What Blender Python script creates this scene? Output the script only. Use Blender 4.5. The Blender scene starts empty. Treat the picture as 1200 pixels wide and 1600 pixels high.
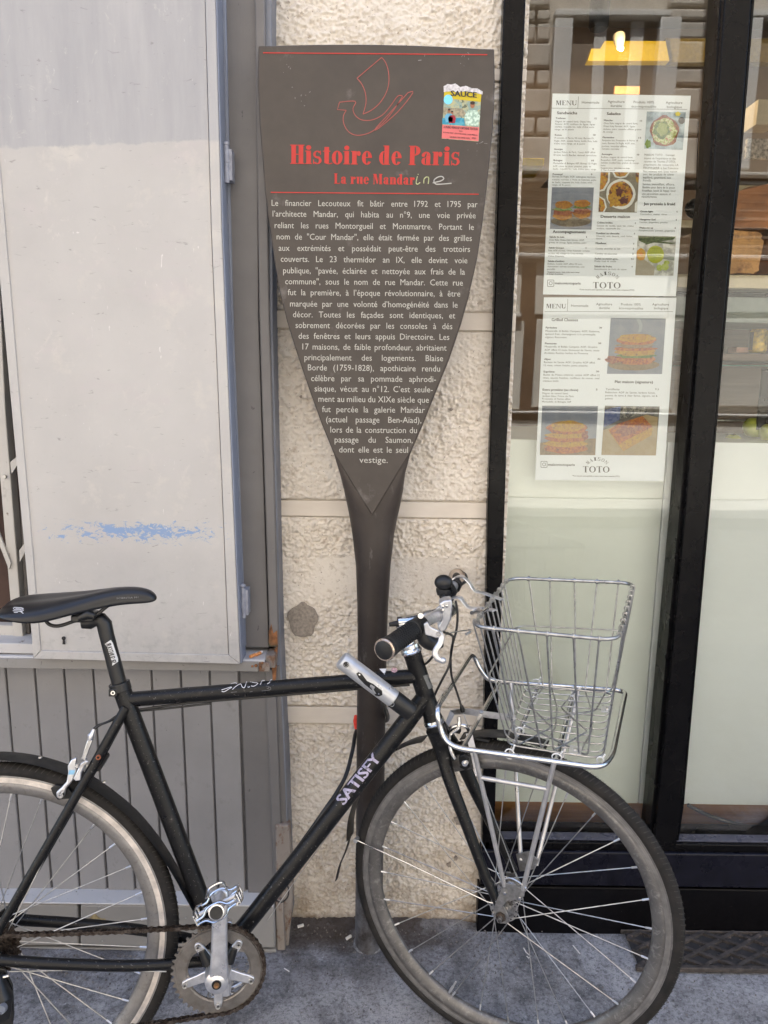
import bpy, bmesh, math, random
import numpy as np
from math import sin, cos, pi, radians, atan2, hypot, sqrt
from mathutils import Vector, Matrix
random.seed(7)
rng = np.random.default_rng(11)
S = bpy.context.scene
C = S.collection
# ---------------------------------------------------------------- camera
F_PX, CAM_H, PITCH, ROLL = 1180.0, 1.384, radians(10.4), radians(0.8)
cam_d = bpy.data.cameras.new('camera')
cam = bpy.data.objects.new('camera', cam_d)
C.objects.link(cam)
S.camera = cam
cam_d.sensor_fit = 'VERTICAL'
cam_d.sensor_height = 36.0
cam_d.lens = F_PX / 1600 * 36.0
cam_d.clip_start = 0.05
cam_d.clip_end = 500
FW = Vector((0, cos(PITCH), -sin(PITCH)))
UP = Vector((0, sin(PITCH), cos(PITCH)))
RT = Vector((1, 0, 0))
R2 = cos(ROLL) * RT + sin(ROLL) * UP
U2 = -sin(ROLL) * RT + cos(ROLL) * UP
cam.matrix_world = Matrix(((R2.x, U2.x, -FW.x, 0), (R2.y, U2.y, -FW.y, 0), (R2.z, U2.z, -FW.z, CAM_H), (0, 0, 0, 1)))
CAM = Vector((0, 0, CAM_H))
# ---------------------------------------------------------------- light
W = bpy.data.worlds.new('World')
S.world = W
W.use_nodes = True
SUN_EL, SUN_AZ = radians(61), radians(-14)      # the sun stands high behind our house, a little to the left
nt = W.node_tree
bg = nt.nodes['Background']
sky = nt.nodes.new('ShaderNodeTexSky')
sky.sky_type = 'NISHITA'
sky.sun_disc = False
sky.sun_elevation = SUN_EL
sky.sun_rotation = SUN_AZ
sky.air_density = 1.0
sky.dust_density = 1.6
nt.links.new(sky.outputs[0], bg.inputs[0])
bg.inputs[1].default_value = 0.125
sd = bpy.data.lights.new('sun', 'SUN')
sd.energy = 4.6
sd.angle = radians(0.5)
sd.color = (1.0, 0.965, 0.92)
so = bpy.data.objects.new('sun', sd)
C.objects.link(so)
so.rotation_euler = (-(pi / 2 - SUN_EL), 0, -SUN_AZ)
so.location = (0, 6, 14)
S.view_settings.view_transform = 'Standard'
S.view_settings.look = 'None'
S.view_settings.exposure = 2.22
S.view_settings.gamma = 1.0
S.view_settings.use_curve_mapping = False
S.render.engine = 'CYCLES'
S.cycles.max_bounces = 8
S.cycles.diffuse_bounces = 5
S.cycles.transparent_max_bounces = 16
S.cycles.sample_clamp_indirect = 6.0

# ---------------------------------------------------------------- pixel -> place helpers (photo pixels 1200x1600)
def ray(px, py): return FW + R2 * ((px - 600) / F_PX) - U2 * ((py - 800) / F_PX)
def P(px, py, D):
    d = ray(px, py)
    return CAM + d * (D / d.y)
def PZ(px, py, z):
    d = ray(px, py)
    return CAM + d * ((z - CAM_H) / d.z)
def PP(px, py, c, n, off=0.0):
    d = ray(px, py)
    return CAM + d * ((((c + n * off) - CAM).dot(n)) / d.dot(n))
GLASS_Y = 1.735
OPP = 6.85                                       # street width, facade to facade
def RF(px, py):                                  # a point of the facade across the street seen mirrored in the shop glass
    v = P(px, py, GLASS_Y + OPP)
    return Vector((v.x, GLASS_Y - OPP, v.z))

# ---------------------------------------------------------------- materials
class NB:
    def __init__(s, name):
        s.m = bpy.data.materials.new(name)
        s.m.use_nodes = True
        s.t = s.m.node_tree
        s.b = s.t.nodes['Principled BSDF']
        s.tc = s.t.nodes.new('ShaderNodeTexCoord')
    def n(s, typ, **kw):
        nd = s.t.nodes.new(typ)
        for k, v in kw.items():
            if k[0] == '_': setattr(nd, k[1:], v)
            else: nd.inputs[k.replace('__', ' ')].default_value = v
        return nd
    def l(s, a, b): s.t.links.new(a, b)
    def noise(s, scale, detail=3, rough=.55, stretch=None, dist=0.0):
        nd = s.n('ShaderNodeTexNoise', Scale=scale, Detail=detail, Roughness=rough, Distortion=dist)
        if stretch:
            mp = s.n('ShaderNodeMapping', Scale=stretch)
            s.l(s.tc.outputs['Object'], mp.inputs[0]); s.l(mp.outputs[0], nd.inputs['Vector'])
        else: s.l(s.tc.outputs['Object'], nd.inputs['Vector'])
        return nd.outputs['Fac']
    def vor(s, scale, feature='F1'):
        nd = s.n('ShaderNodeTexVoronoi', _feature=feature, Scale=scale)
        s.l(s.tc.outputs['Object'], nd.inputs['Vector'])
        return nd.outputs['Distance']
    def ramp(s, fac, lo, hi, a=0.0, b=1.0):
        nd = s.n('ShaderNodeMapRange'); nd.inputs[1].default_value = lo; nd.inputs[2].default_value = hi
        nd.inputs[3].default_value = a; nd.inputs[4].default_value = b
        s.l(fac, nd.inputs[0]); return nd.outputs[0]
    def mix(s, fac, a, b):
        nd = s.n('ShaderNodeMix', _data_type='RGBA')
        if isinstance(fac, (int, float)): nd.inputs[0].default_value = fac
        else: s.l(fac, nd.inputs[0])
        for k, v in ((6, a), (7, b)):
            if isinstance(v, tuple): nd.inputs[k].default_value = (*v[:3], 1)
            else: s.l(v, nd.inputs[k])
        return nd.outputs[2]
    def math(s, op, a, b=0.0, c=None):
        nd = s.n('ShaderNodeMath', _operation=op)
        for k, v in enumerate((a, b) if c is None else (a, b, c)):
            if isinstance(v, (int, float)): nd.inputs[k].default_value = v
            else: s.l(v, nd.inputs[k])
        return nd.outputs[0]
    def xyz(s, out='Object'):
        nd = s.n('ShaderNodeSeparateXYZ'); s.l(s.tc.outputs[out], nd.inputs[0]); return nd.outputs
    def color(s, v):
        if isinstance(v, tuple): s.b.inputs['Base Color'].default_value = (*v[:3], 1)
        else: s.l(v, s.b.inputs['Base Color'])
    def bump(s, h, strength=.5, dist=.002, prev=None):
        nd = s.n('ShaderNodeBump', Strength=strength, Distance=dist)
        s.l(h, nd.inputs['Height'])
        if prev is not None: s.l(prev, nd.inputs['Normal'])
        s.l(nd.outputs[0], s.b.inputs['Normal']); return nd.outputs[0]
    def set(s, rough=.5, metal=0.0, spec=.5, coat=0.0, emit=None, es=0.0):
        i = s.b.inputs
        if isinstance(rough, (int, float)): i['Roughness'].default_value = rough
        else: s.l(rough, i['Roughness'])
        i['Metallic'].default_value = metal
        i['Specular IOR Level'].default_value = spec
        i['Coat Weight'].default_value = coat
        if emit: i['Emission Color'].default_value = (*emit, 1); i['Emission Strength'].default_value = es
        return s.m
def simple(name, c, rough=.5, metal=0.0, spec=.5, var=.12, scale=60, bump=.0, dirt=None, dscale=9, dlo=.55, dhi=.7, coat=0.0, emit=None, es=0):
    k = NB(name)
    a = tuple(x * (1 - var) for x in c); b = tuple(min(1, x * (1 + var)) for x in c)
    nz = k.noise(scale, 4)
    col = k.mix(k.ramp(nz, .35, .65), a, b)
    if dirt: col = k.mix(k.ramp(k.noise(dscale, 6, .65), dlo, dhi), col, dirt)
    k.color(col)
    if bump: k.bump(nz, bump, .001)
    return k.set(k.ramp(k.noise(scale * .4, 4), .3, .7, max(.02, rough - .08), min(1, rough + .1)), metal, spec, coat, emit, es)
def srgb(r, g, b):
    return tuple((x / 255 / 12.92 if x / 255 <= .04045 else ((x / 255 + .055) / 1.055) ** 2.4) for x in (r, g, b))

# ---------------------------------------------------------------- mesh builder
class MB:
    def __init__(s): s.v = []; s.f = []; s.uv = None
    def add(s, vs, fs):
        o = len(s.v)
        s.v += [Vector(q) for q in vs]
        s.f += [tuple(i + o for i in f) for f in fs]
        return s
    def box(s, c, ax, ay, az):                  # centre and three half-axis vectors
        c = Vector(c); ax = Vector(ax); ay = Vector(ay); az = Vector(az)
        vs = [c + ax * i + ay * j + az * k for i in (-1, 1) for j in (-1, 1) for k in (-1, 1)]
        return s.add(vs, [(0, 1, 3, 2), (4, 6, 7, 5), (0, 4, 5, 1), (2, 3, 7, 6), (0, 2, 6, 4), (1, 5, 7, 3)])
    def abox(s, x0, x1, y0, y1, z0, z1):
        return s.box(((x0 + x1) / 2, (y0 + y1) / 2, (z0 + z1) / 2), ((x1 - x0) / 2, 0, 0), (0, (y1 - y0) / 2, 0), (0, 0, (z1 - z0) / 2))
    def prism(s, pts, vec):                     # closed outline extruded along vec
        n = len(pts); vec = Vector(vec)
        a = [Vector(q) for q in pts]; b = [q + vec for q in a]
        return s.add(a + b, [tuple(range(n)), tuple(range(2 * n - 1, n - 1, -1))] + [(i, (i + 1) % n + 0, (i + 1) % n + n, i + n)[::-1] for i in range(n)])
    def sheet(s, pts): return s.add(pts, [tuple(range(len(pts)))])
    def tube(s, pts, r, seg=10, cap=True, closed=False, flat=None):
        pts = [Vector(q) for q in pts]; n = len(pts)
        rr = r if isinstance(r, (list, tuple)) else [r] * n
        T = []
        for i in range(n):
            if closed: t = pts[(i + 1) % n] - pts[i - 1]
            else: t = pts[min(i + 1, n - 1)] - pts[max(i - 1, 0)]
            T.append(t.normalized() if t.length > 1e-9 else Vector((0, 0, 1)))
        u = T[0].orthogonal().normalized()
        if flat is not None:
            u = Vector(flat[0]); u = (u - T[0] * u.dot(T[0])).normalized()
        vs = []
        for i in range(n):
            if i:
                q = T[i - 1].rotation_difference(T[i]); u = q @ u
                u = (u - T[i] * u.dot(T[i])).normalized()
            if flat is not None:
                u = Vector(flat[0]); u = (u - T[i] * u.dot(T[i])).normalized()
            w = T[i].cross(u)
            a, b = (rr[i], rr[i]) if flat is None else (flat[1], flat[2])
            for k in range(seg):
                th = 2 * pi * k / seg
                if flat is not None and seg == 4: cx, cy = ((1, 1), (-1, 1), (-1, -1), (1, -1))[k]
                else: cx, cy = cos(th), sin(th)
                vs.append(pts[i] + u * cx * a + w * cy * b)
        fs = []
        for i in range(n if closed else n - 1):
            j = (i + 1) % n
            for k in range(seg):
                l = (k + 1) % seg
                fs.append((i * seg + k, i * seg + l, j * seg + l, j * seg + k))
        if cap and not closed:
            fs.append(tuple(range(seg))[::-1]); fs.append(tuple((n - 1) * seg + k for k in range(seg)))
        return s.add(vs, fs)
    def lathe(s, c, axis, prof, seg=48, ref=None, a0=0, a1=2 * pi, closed=False):   # prof: (radius, offset along axis)
        c = Vector(c); ax = Vector(axis).normalized()
        e1 = (Vector(ref) - ax * Vector(ref).dot(ax)).normalized() if ref is not None else ax.orthogonal().normalized()
        e2 = ax.cross(e1)
        full = abs(a1 - a0 - 2 * pi) < 1e-6
        ns = seg if full else seg + 1
        m = len(prof); vs = []
        for i in range(ns):
            a = a0 + (a1 - a0) * i / seg
            d = e1 * cos(a) + e2 * sin(a)
            for r, h in prof: vs.append(c + d * r + ax * h)
        fs = []
        for i in range(seg):
            j = (i + 1) % ns if full else i + 1
            for k in range(m if closed else m - 1):
                l = (k + 1) % m
                fs.append((i * m + k, j * m + k, j * m + l, i * m + l))
        return s.add(vs, fs)
    def ball(s, c, r, sx=1, sy=1, sz=1, seg=16, ring=10):
        c = Vector(c); vs = []
        for i in range(ring + 1):
            a = pi * i / ring
            for k in range(seg):
                b = 2 * pi * k / seg
                vs.append(c + Vector((sin(a) * cos(b) * sx, sin(a) * sin(b) * sy, cos(a) * sz)) * r)
        fs = [(i * seg + k, (i + 1) * seg + k, (i + 1) * seg + (k + 1) % seg, i * seg + (k + 1) % seg) for i in range(ring) for k in range(seg)]
        return s.add(vs, fs)
WL = {}
def new_obj(name, data, parent):
    o = bpy.data.objects.new(name, data); C.objects.link(o)
    if parent is not None: o.parent = parent
    return o
def root_of(o):
    while o.parent is not None: o = o.parent
    return o
def obj(name, mb, mat, parent=None, smooth=35, bevel=0.0, at=None, flip=True):
    org = Vector(root_of(parent).location) if parent is not None else Vector(at if at is not None else (0, 0, 0))
    me = bpy.data.meshes.new(name)
    me.from_pydata([tuple(q - org) for q in mb.v], [], mb.f)
    bm = bmesh.new(); bm.from_mesh(me)
    bmesh.ops.remove_doubles(bm, verts=bm.verts, dist=1e-6)
    if flip: bmesh.ops.recalc_face_normals(bm, faces=bm.faces)
    bm.to_mesh(me); bm.free()
    if smooth:
        me.shade_smooth(); me.set_sharp_from_angle(angle=radians(smooth))
    me.materials.append(mat)
    o = new_obj(name, me, parent)
    if parent is None: o.location = org
    if bevel:
        b = o.modifiers.new('bevel', 'BEVEL'); b.width = bevel; b.segments = 2; b.limit_method = 'ANGLE'; b.angle_limit = radians(40)
    return o
def thing(name, label, cat, loc, group=None):
    o = bpy.data.objects.new(name, None); C.objects.link(o)
    o.location = loc; o.empty_display_size = .05
    o['label'] = label; o['category'] = cat
    if group: o['group'] = group
    return o
def tag(o, label, cat, group=None):
    o['label'] = label; o['category'] = cat
    if group: o['group'] = group
    return o
def kind(o, k): o['kind'] = k; return o
def spline(pts, n=6, closed=False):
    pts = [Vector(q) for q in pts]; m = len(pts); out = []
    g = (lambda i: pts[i % m]) if closed else (lambda i: pts[max(0, min(m - 1, i))])
    for i in range(m if closed else m - 1):
        a, b, c, d = g(i - 1), g(i), g(i + 1), g(i + 2)
        for k in range(n):
            t = k / n
            out.append(.5 * ((2 * b) + (c - a) * t + (2 * a - 5 * b + 4 * c - d) * t * t + (3 * b - a - 3 * c + d) * t ** 3))
    if not closed: out.append(pts[-1])
    return out
def round_path(pts, r, n=5, closed=False):      # straight runs with rounded corners
    pts = [Vector(q) for q in pts]; m = len(pts); out = []
    for i in range(m):
        if not closed and i in (0, m - 1): out.append(pts[i]); continue
        p = pts[i]; a = pts[i - 1]; b = pts[(i + 1) % m]
        da = (a - p); db = (b - p); ra = min(r, da.length * .45); rb = min(r, db.length * .45)
        q0 = p + da.normalized() * ra; q1 = p + db.normalized() * rb
        for k in range(n + 1):
            t = k / n
            out.append(q0 * (1 - t) ** 2 + p * 2 * t * (1 - t) + q1 * t * t)
    return out
def pxprism(mb, pts, Df, Db): return mb.prism([P(x, y, Df) for x, y in pts], (0, Db - Df, 0))
# lattice noise for relief meshes
def vnoise(x, y, seed):
    r = np.random.default_rng(seed).random((97, 97))
    xi = np.floor(x).astype(int); yi = np.floor(y).astype(int); fx = x - xi; fy = y - yi
    fx = fx * fx * (3 - 2 * fx); fy = fy * fy * (3 - 2 * fy)
    g = lambda a, b: r[a % 97, b % 97]
    return (g(xi, yi) * (1 - fx) + g(xi + 1, yi) * fx) * (1 - fy) + (g(xi, yi + 1) * (1 - fx) + g(xi + 1, yi + 1) * fx) * fy
# ---------------------------------------------------------------- flat lettering
_tc = {}
def glyphs(text):
    if text in _tc: return _tc[text]
    cu = bpy.data.curves.new('t', 'FONT'); cu.body = text; cu.resolution_u = 2; cu.size = 1.0
    o = bpy.data.objects.new('t', cu); C.objects.link(o)
    dg = bpy.context.evaluated_depsgraph_get()
    me = bpy.data.meshes.new_from_object(o.evaluated_get(dg))
    vs = [(v.co.x, v.co.y) for v in me.vertices]; fs = [tuple(p.vertices) for p in me.polygons]
    bpy.data.objects.remove(o); bpy.data.curves.remove(cu); bpy.data.meshes.remove(me)
    _tc[text] = (vs, fs); return _tc[text]
CAPH = max(y for x, y in glyphs('H')[0])
def put(mb, vs, fs, x0, y0, x1, y1, cap, pos, xr=None, caph=None, bold=0.0, vl=None):
    """place flat 2-D glyph shapes so that they run from pixel (x0,y0) to (x1,y1); pos(px,py) gives the 3-D place"""
    if not vs: return
    lo, hi = xr if xr else (min(v[0] for v in vs), max(v[0] for v in vs))
    o = pos(x0, y0); e = pos(x1, y1); u = (e - o) / (hi - lo); up = (pos(x0, y0 - cap) - o); up = up / (caph or CAPH)
    for j, d in enumerate(((0, 0),) if not bold else ((-bold, 0), (bold, 0), (0, bold * .6))):
        mb.add([o + u * (v[0] - lo + d[0]) + up * (v[1] + d[1]) + Vector((0, -6e-5 * (j + (vl[i] if vl else 0)), 0)) for i, v in enumerate(vs)], fs)
def text(mb, s, x0, y0, x1, y1, cap, pos, bold=0.0):
    vs, fs = glyphs(s); put(mb, vs, fs, x0, y0, x1, y1, cap, pos, bold=bold)
def justified(mb, s, x0, y0, x1, y1, cap, pos, squeeze=.9, bold=0.0, maxgap=9.0):
    """words at one common width, the gaps stretched to fill the line"""
    o = pos(x0, y0); up = (pos(x0, y0 - cap) - o).length / CAPH
    L = (pos(x1, y1) - o).length / up / squeeze
    ws = s.split(' ')
    ext = []
    for w in ws:
        vs, fs = glyphs(w); ext.append((min(v[0] for v in vs), max(v[0] for v in vs)))
    tot = sum(b - a for a, b in ext)
    gap = (L - tot) / max(1, len(ws) - 1)
    if len(ws) == 1 or gap < .12: k = L / (tot + max(0, len(ws) - 1) * max(gap, .22)); gap = max(gap, .22)
    elif gap > maxgap: k = L / (tot + (len(ws) - 1) * maxgap); gap = maxgap
    else: k = 1
    x = 0.0
    for w, (a, b) in zip(ws, ext):
        vs, fs = glyphs(w)
        t0 = x * k / L; t1 = (x + b - a) * k / L
        put(mb, vs, fs, x0 + (x1 - x0) * t0, y0 + (y1 - y0) * t0, x0 + (x1 - x0) * t1, y0 + (y1 - y0) * t1, cap, pos, bold=bold)
        x += b - a + gap
# fat-face serif letters drawn from bars and bowls (cap height 1)
def ring2(cx, cy, rx, ry, ix, iy, a0=0.0, a1=2 * pi, n=20):
    vs = []; fs = []
    for k in range(n + 1):
        a = a0 + (a1 - a0) * k / n
        vs += [(cx + rx * cos(a), cy + ry * sin(a)), (cx + ix * cos(a), cy + iy * sin(a))]
        if k: fs.append((2 * k - 2, 2 * k, 2 * k + 1, 2 * k - 1))
    return vs, fs
def rc(x0, y0, x1, y1): return [(x0, y0), (x1, y0), (x1, y1), (x0, y1)], [(0, 1, 2, 3)]
def qd(*p): return list(p), [tuple(range(len(p)))]
def fat(ch, w=.28, h=.045):
    X = .70; s = .07
    def stem(x, y0, y1, top=True, bot=True, ww=None):
        ww = ww or w; L = [rc(x, y0, x + ww, y1)]
        if top: L.append(rc(x - s, y1 - h, x + ww + s, y1))
        if bot: L.append(rc(x - s, y0, x + ww + s, y0 + h))
        return L
    g = None
    if ch == 'H': g = stem(s, 0, 1) + stem(s + w + .17, 0, 1) + [rc(s + w, .48, s + w + .17, .48 + h)], 2 * w + .17 + 2 * s
    if ch == 'i': g = [rc(s, 0, s + w, X), rc(0, X - h, s + w, X), rc(0, 0, 2 * s + w, h), ring2(s + w / 2, .86, w * .56, .12, 0, 0)], w + 2 * s
    if ch == 's':
        g = [ring2(.27, .51, .25, .19, .10, .14, radians(30), radians(270), 14), ring2(.27, .19, .27, .19, .10, .145, radians(-150), radians(90), 14),
             qd((.06, .44), (.14, .33), (.50, .25), (.44, .38)), rc(.44, .48, .49, .70), rc(.02, 0, .07, .24)], .56
    if ch == 't': g = [rc(.1, .06, .1 + w, .9), rc(0, X - h, .46, X), ring2(.1 + w, .12, w, .12, w - .12, .12 - h, radians(180), radians(330), 10)], .5
    if ch == 'o': g = [ring2(.33, .35, .33, .36, .085, .36 - h)], .66
    if ch == 'e': g = [ring2(.31, .35, .31, .36, .075, .36 - h, radians(0), radians(325), 24), rc(.08, .35, .60, .35 + h)], .62
    if ch == 'r': g = [rc(s, 0, s + w, X), rc(0, X - h, s + w, X), rc(0, 0, 2 * s + w, h), ring2(s + w + .13, .57, .12, .13, 0, 0), ring2(s + w + .1, .56, .1, .14, .06, .11, radians(80), radians(180), 6)], w + .34
    if ch == 'd': g = [ring2(.30, .35, .30, .36, .07, .36 - h, radians(70), radians(290), 18), rc(.32, 0, .32 + w, 1), rc(.25, 1 - h, .32 + w, 1), rc(.32, 0, .32 + w + s, h)], .36 + w + s
    if ch == 'P': g = stem(s, 0, 1, True) + [ring2(s + w, .745, .36, .255, .10, .255 - h, radians(-90), radians(90), 14)], w + .45
    if ch == 'a': g = [rc(.28, 0, .28 + w * .93, .5), ring2(.29, .51, .25, .19, .03, .15, radians(0), radians(160), 12), ring2(.25, .2, .25, .2, .04, .16, radians(80), radians(290), 14), ring2(.11, .52, .1, .1, 0, 0), rc(.5, 0, .62, h)], .62
    if ch == 'L': g = stem(s, 0, 1) + [rc(s + w, 0, s + w + .34, h), qd((s + w + .3, h), (s + w + .34, h), (s + w + .34, .33))], w + .46
    if ch == 'u': g = [rc(s, .1, s + w, X), rc(0, X - h, s + w, X), ring2(s + w * .9, .15, w * .9, .16, w * .35, .16 - h, radians(180), radians(290), 8), rc(s + w + .12, 0, s + 2 * w + .12, X), rc(s + w + .06, X - h, s + w + .12, X), rc(s + 2 * w + .1, 0, 2 * s + 2 * w + .12, h)], 2 * w + .12 + 2 * s
    if ch == 'n': g = [rc(s, 0, s + w, X), rc(0, X - h, s + w, X), rc(0, 0, s * 2 + w, h), rc(s + w + .12, 0, s + 2 * w + .12, .55), ring2(s + w + .12, .54, w, .16, .02, .16 - h, radians(0), radians(150), 10), rc(s + w + .06, 0, 2 * s + 2 * w + .12, h)], 2 * w + .12 + 2 * s
    if ch == 'M': g = [rc(s, 0, s + h * 1.3, 1), rc(0, 0, .2, h), rc(0, 1 - h, .25, 1), qd((s, 1), (s + w + .05, 1), (.56, .12), (.44, 0)), qd((.44, 0), (.5, .1), (.80, 1), (.74, 1))] + stem(.72, 0, 1), .72 + w + 2 * s
    if ch == 'T': g = stem(.26, 0, 1, False) + [rc(0, 1 - h, .52 + w, 1), qd((0, 1), (0, .72), (.06, 1 - h), (.06, 1)), qd((.52 + w, 1), (.52 + w, .72), (.46 + w, 1 - h), (.46 + w, 1))], .52 + w
    if ch == 'O': g = [ring2(.42, .5, .42, .51, .42 - w, .51 - h)], .84
    if ch == 'E': g = stem(s, 0, 1) + [rc(s, 1 - h, .66, 1), rc(s, 0, .68, h), rc(s, .5, .5, .5 + h), rc(.62, .72, .66, 1), rc(.64, 0, .68, .28), rc(.47, .4, .5, .64)], .7
    if ch == 'N': g = [rc(s, 0, s + h * 1.3, 1), rc(0, 0, .22, h), rc(0, 1 - h, .28, 1), qd((s, 1), (s + w, 1), (.80, 0), (.72, 0)), rc(.76, 0, .76 + h * 1.3, 1), rc(.64, 1 - h, .94, 1)], .92
    if ch == 'U': g = [rc(s, .25, s + w, 1), rc(0, 1 - h, w + 2 * s, 1), ring2(.42, .27, .35, .28, .35 - w, .28 - h, radians(180), radians(360), 12), rc(.77 - h, .25, .77, 1), rc(.62, 1 - h, .9, 1)], .88
    if ch == 'A': g = [qd((.40, 1), (.5, 1), (.92, 0), (.66, 0)), qd((.1, 0), (.16, 0), (.46, .92), (.40, 1)), rc(.22, .3, .66, .3 + h), rc(0, 0, .28, h), rc(.56, 0, 1.0, h)], 1.0
    if ch == 'I': g = stem(s, 0, 1), w + 2 * s
    if ch == 'S':
        g = [ring2(.32, .73, .30, .27, .16, .22, radians(30), radians(270), 14), ring2(.32, .26, .32, .27, .17, .22, radians(-150), radians(90), 14), rc(.56, .7, .6, 1), rc(.02, 0, .06, .34)], .66
    if ch == ' ': g = [], .34
    return g
def fat_text(mb, s, x0, y0, x1, y1, cap, pos, w=.28, h=.045, gap=.05):
    vs = []; fs = []; x = 0.0; vl = []
    for ch in s:
        parts, adv = fat(ch, w, h)
        for j, (pv, pf) in enumerate(parts):
            o = len(vs); vl += [j] * len(pv); vs += [(a + x, b) for a, b in pv]; fs += [tuple(i + o for i in f) for f in pf]
        x += adv + gap
    put(mb, vs, fs, x0, y0, x1, y1, cap, pos, xr=(0, x - gap), caph=1.0, vl=vl)
# ================================================================ materials of the place
def m_stucco():
    k = NB('stucco')
    c = k.mix(k.ramp(k.noise(5, 5, .6), .3, .7), (.66, .60, .525), (.77, .715, .64))
    c = k.mix(k.ramp(k.noise(70, 4), .55, .75), c, (.48, .405, .33))
    c = k.mix(k.ramp(k.noise(150, 3, .7), .66, .70, 0, .85), c, (.15, .11, .08))
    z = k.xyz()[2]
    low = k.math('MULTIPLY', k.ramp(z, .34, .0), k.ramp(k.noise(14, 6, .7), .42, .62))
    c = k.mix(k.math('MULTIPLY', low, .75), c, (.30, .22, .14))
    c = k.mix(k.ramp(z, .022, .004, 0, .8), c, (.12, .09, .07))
    k.color(c); k.bump(k.noise(300, 5, .75), .9, .0022)
    return k.set(.92, spec=.2)
def m_smooth_plaster():
    k = NB('smooth_plaster')
    c = k.mix(k.ramp(k.noise(9, 5, .6, (1, 1, 3)), .3, .7), (.60, .54, .47), (.69, .63, .555))
    k.color(c); k.bump(k.noise(90, 6, .7, (1, 1, 4)), .25, .0012)
    return k.set(.9, spec=.2)
def m_paint(name, a, b, chip=None, lo=.68, hi=.70, grain=(1, 1, .06), dirt=(.12, .11, .10), wear=.5, rough=.55):
    k = NB(name)
    c = k.mix(k.ramp(k.noise(3.2, 5, .6), .3, .7), a, b)
    c = k.mix(k.ramp(k.noise(26, 6, .75), .58, .78, 0, wear), c, dirt)
    c = k.mix(k.ramp(k.noise(95, 3, .6, (1, 1, .35), .6), .70, .74, 0, .75), c, tuple(x * .35 for x in a))
    if chip: c = k.mix(k.ramp(k.noise(34, 5, .7, (1, 1, .6)), lo, hi), c, chip)
    k.color(c)
    b1 = k.bump(k.noise(60, 5, .6, grain), .22, .0015)
    k.bump(k.noise(240, 3, .6, grain), .15, .0006, b1)
    return k.set(k.ramp(k.noise(20, 4), .3, .7, rough - .1, rough + .12), spec=.45)
def m_shutter():
    k = NB('shutter_paint')
    x, y, z = k.xyz()
    edge = k.math('ADD', z, k.math('MULTIPLY', k.math('SUBTRACT', k.noise(22, 5, .6), .5), .030))
    edge = k.math('ADD', edge, k.math('MULTIPLY', x, -.04))
    zc = P(180, 240, 1.585).z - .0
    top = k.ramp(edge, zc + .006, zc + .010)
    lowc = k.mix(k.ramp(k.noise(4, 5, .6), .3, .7), (.415, .40, .39), (.475, .46, .445))
    lowc = k.mix(k.ramp(k.noise(9, 6, .7), .56, .66, 0, .5), lowc, (.53, .505, .46))
    lowc = k.mix(k.ramp(k.noise(6, 6, .7, (1, 1, 2)), .55, .7, 0, .45), lowc, (.46, .42, .425))
    topc = k.mix(k.ramp(k.noise(9, 6, .65, (2.0, 1, .25)), .35, .65), (.325, .325, .34), (.385, .38, .39))
    c = k.mix(top, lowc, topc)
    # blue underpaint showing through a rubbed band
    zb = P(200, 832, 1.585).z; xb = P(215, 832, 1.585).x + .8
    band = k.math('MULTIPLY', k.ramp(k.math('ABSOLUTE', k.math('SUBTRACT', z, zb)), .006, .030, 1, 0), k.ramp(k.math('ABSOLUTE', k.math('SUBTRACT', x, xb)), .05, .24, 1, 0))
    chip = k.math('ADD', k.noise(42, 8, .8, (1, 1, 1.9), .6), k.math('MULTIPLY', band, .15))
    chip = k.math('MULTIPLY', k.ramp(chip, .605, .62), k.ramp(band, .02, .06))
    c = k.mix(chip, c, (.21, .30, .47))
    c = k.mix(k.ramp(k.noise(120, 4, .65, (.25, 1, 1), .8), .66, .70, 0, .55), c, (.20, .19, .19))
    c = k.mix(k.ramp(k.noise(38, 6, .8, (.3, 1, 1), 2.0), .66, .69, 0, .5), c, (.30, .285, .28))
    c = k.mix(k.ramp(k.noise(16, 7, .8, (1, 1, .8), 1.5), .60, .70, 0, .45), c, (.56, .53, .49))
    c = k.mix(k.ramp(k.noise(90, 3, .6, (1, 1, .3), 1.2), .71, .74, 0, .55), c, (.74, .72, .70))
    lz = k.math('MULTIPLY', k.ramp(z, P(200, 850, 1.585).z, P(200, 1040, 1.585).z), k.ramp(k.noise(40, 6, .75), .5, .7))
    c = k.mix(k.math('MULTIPLY', lz, .45), c, (.24, .23, .23))
    k.color(c)
    b1 = k.bump(k.noise(45, 5, .6, (1, 1, .2)), .2, .0012)
    k.bump(k.math('ADD', k.noise(200, 3, .6, (1, 1, .4)), k.math('MULTIPLY', chip, -1.5)), .15, .0006, b1)
    return k.set(.55, spec=.4)
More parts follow.
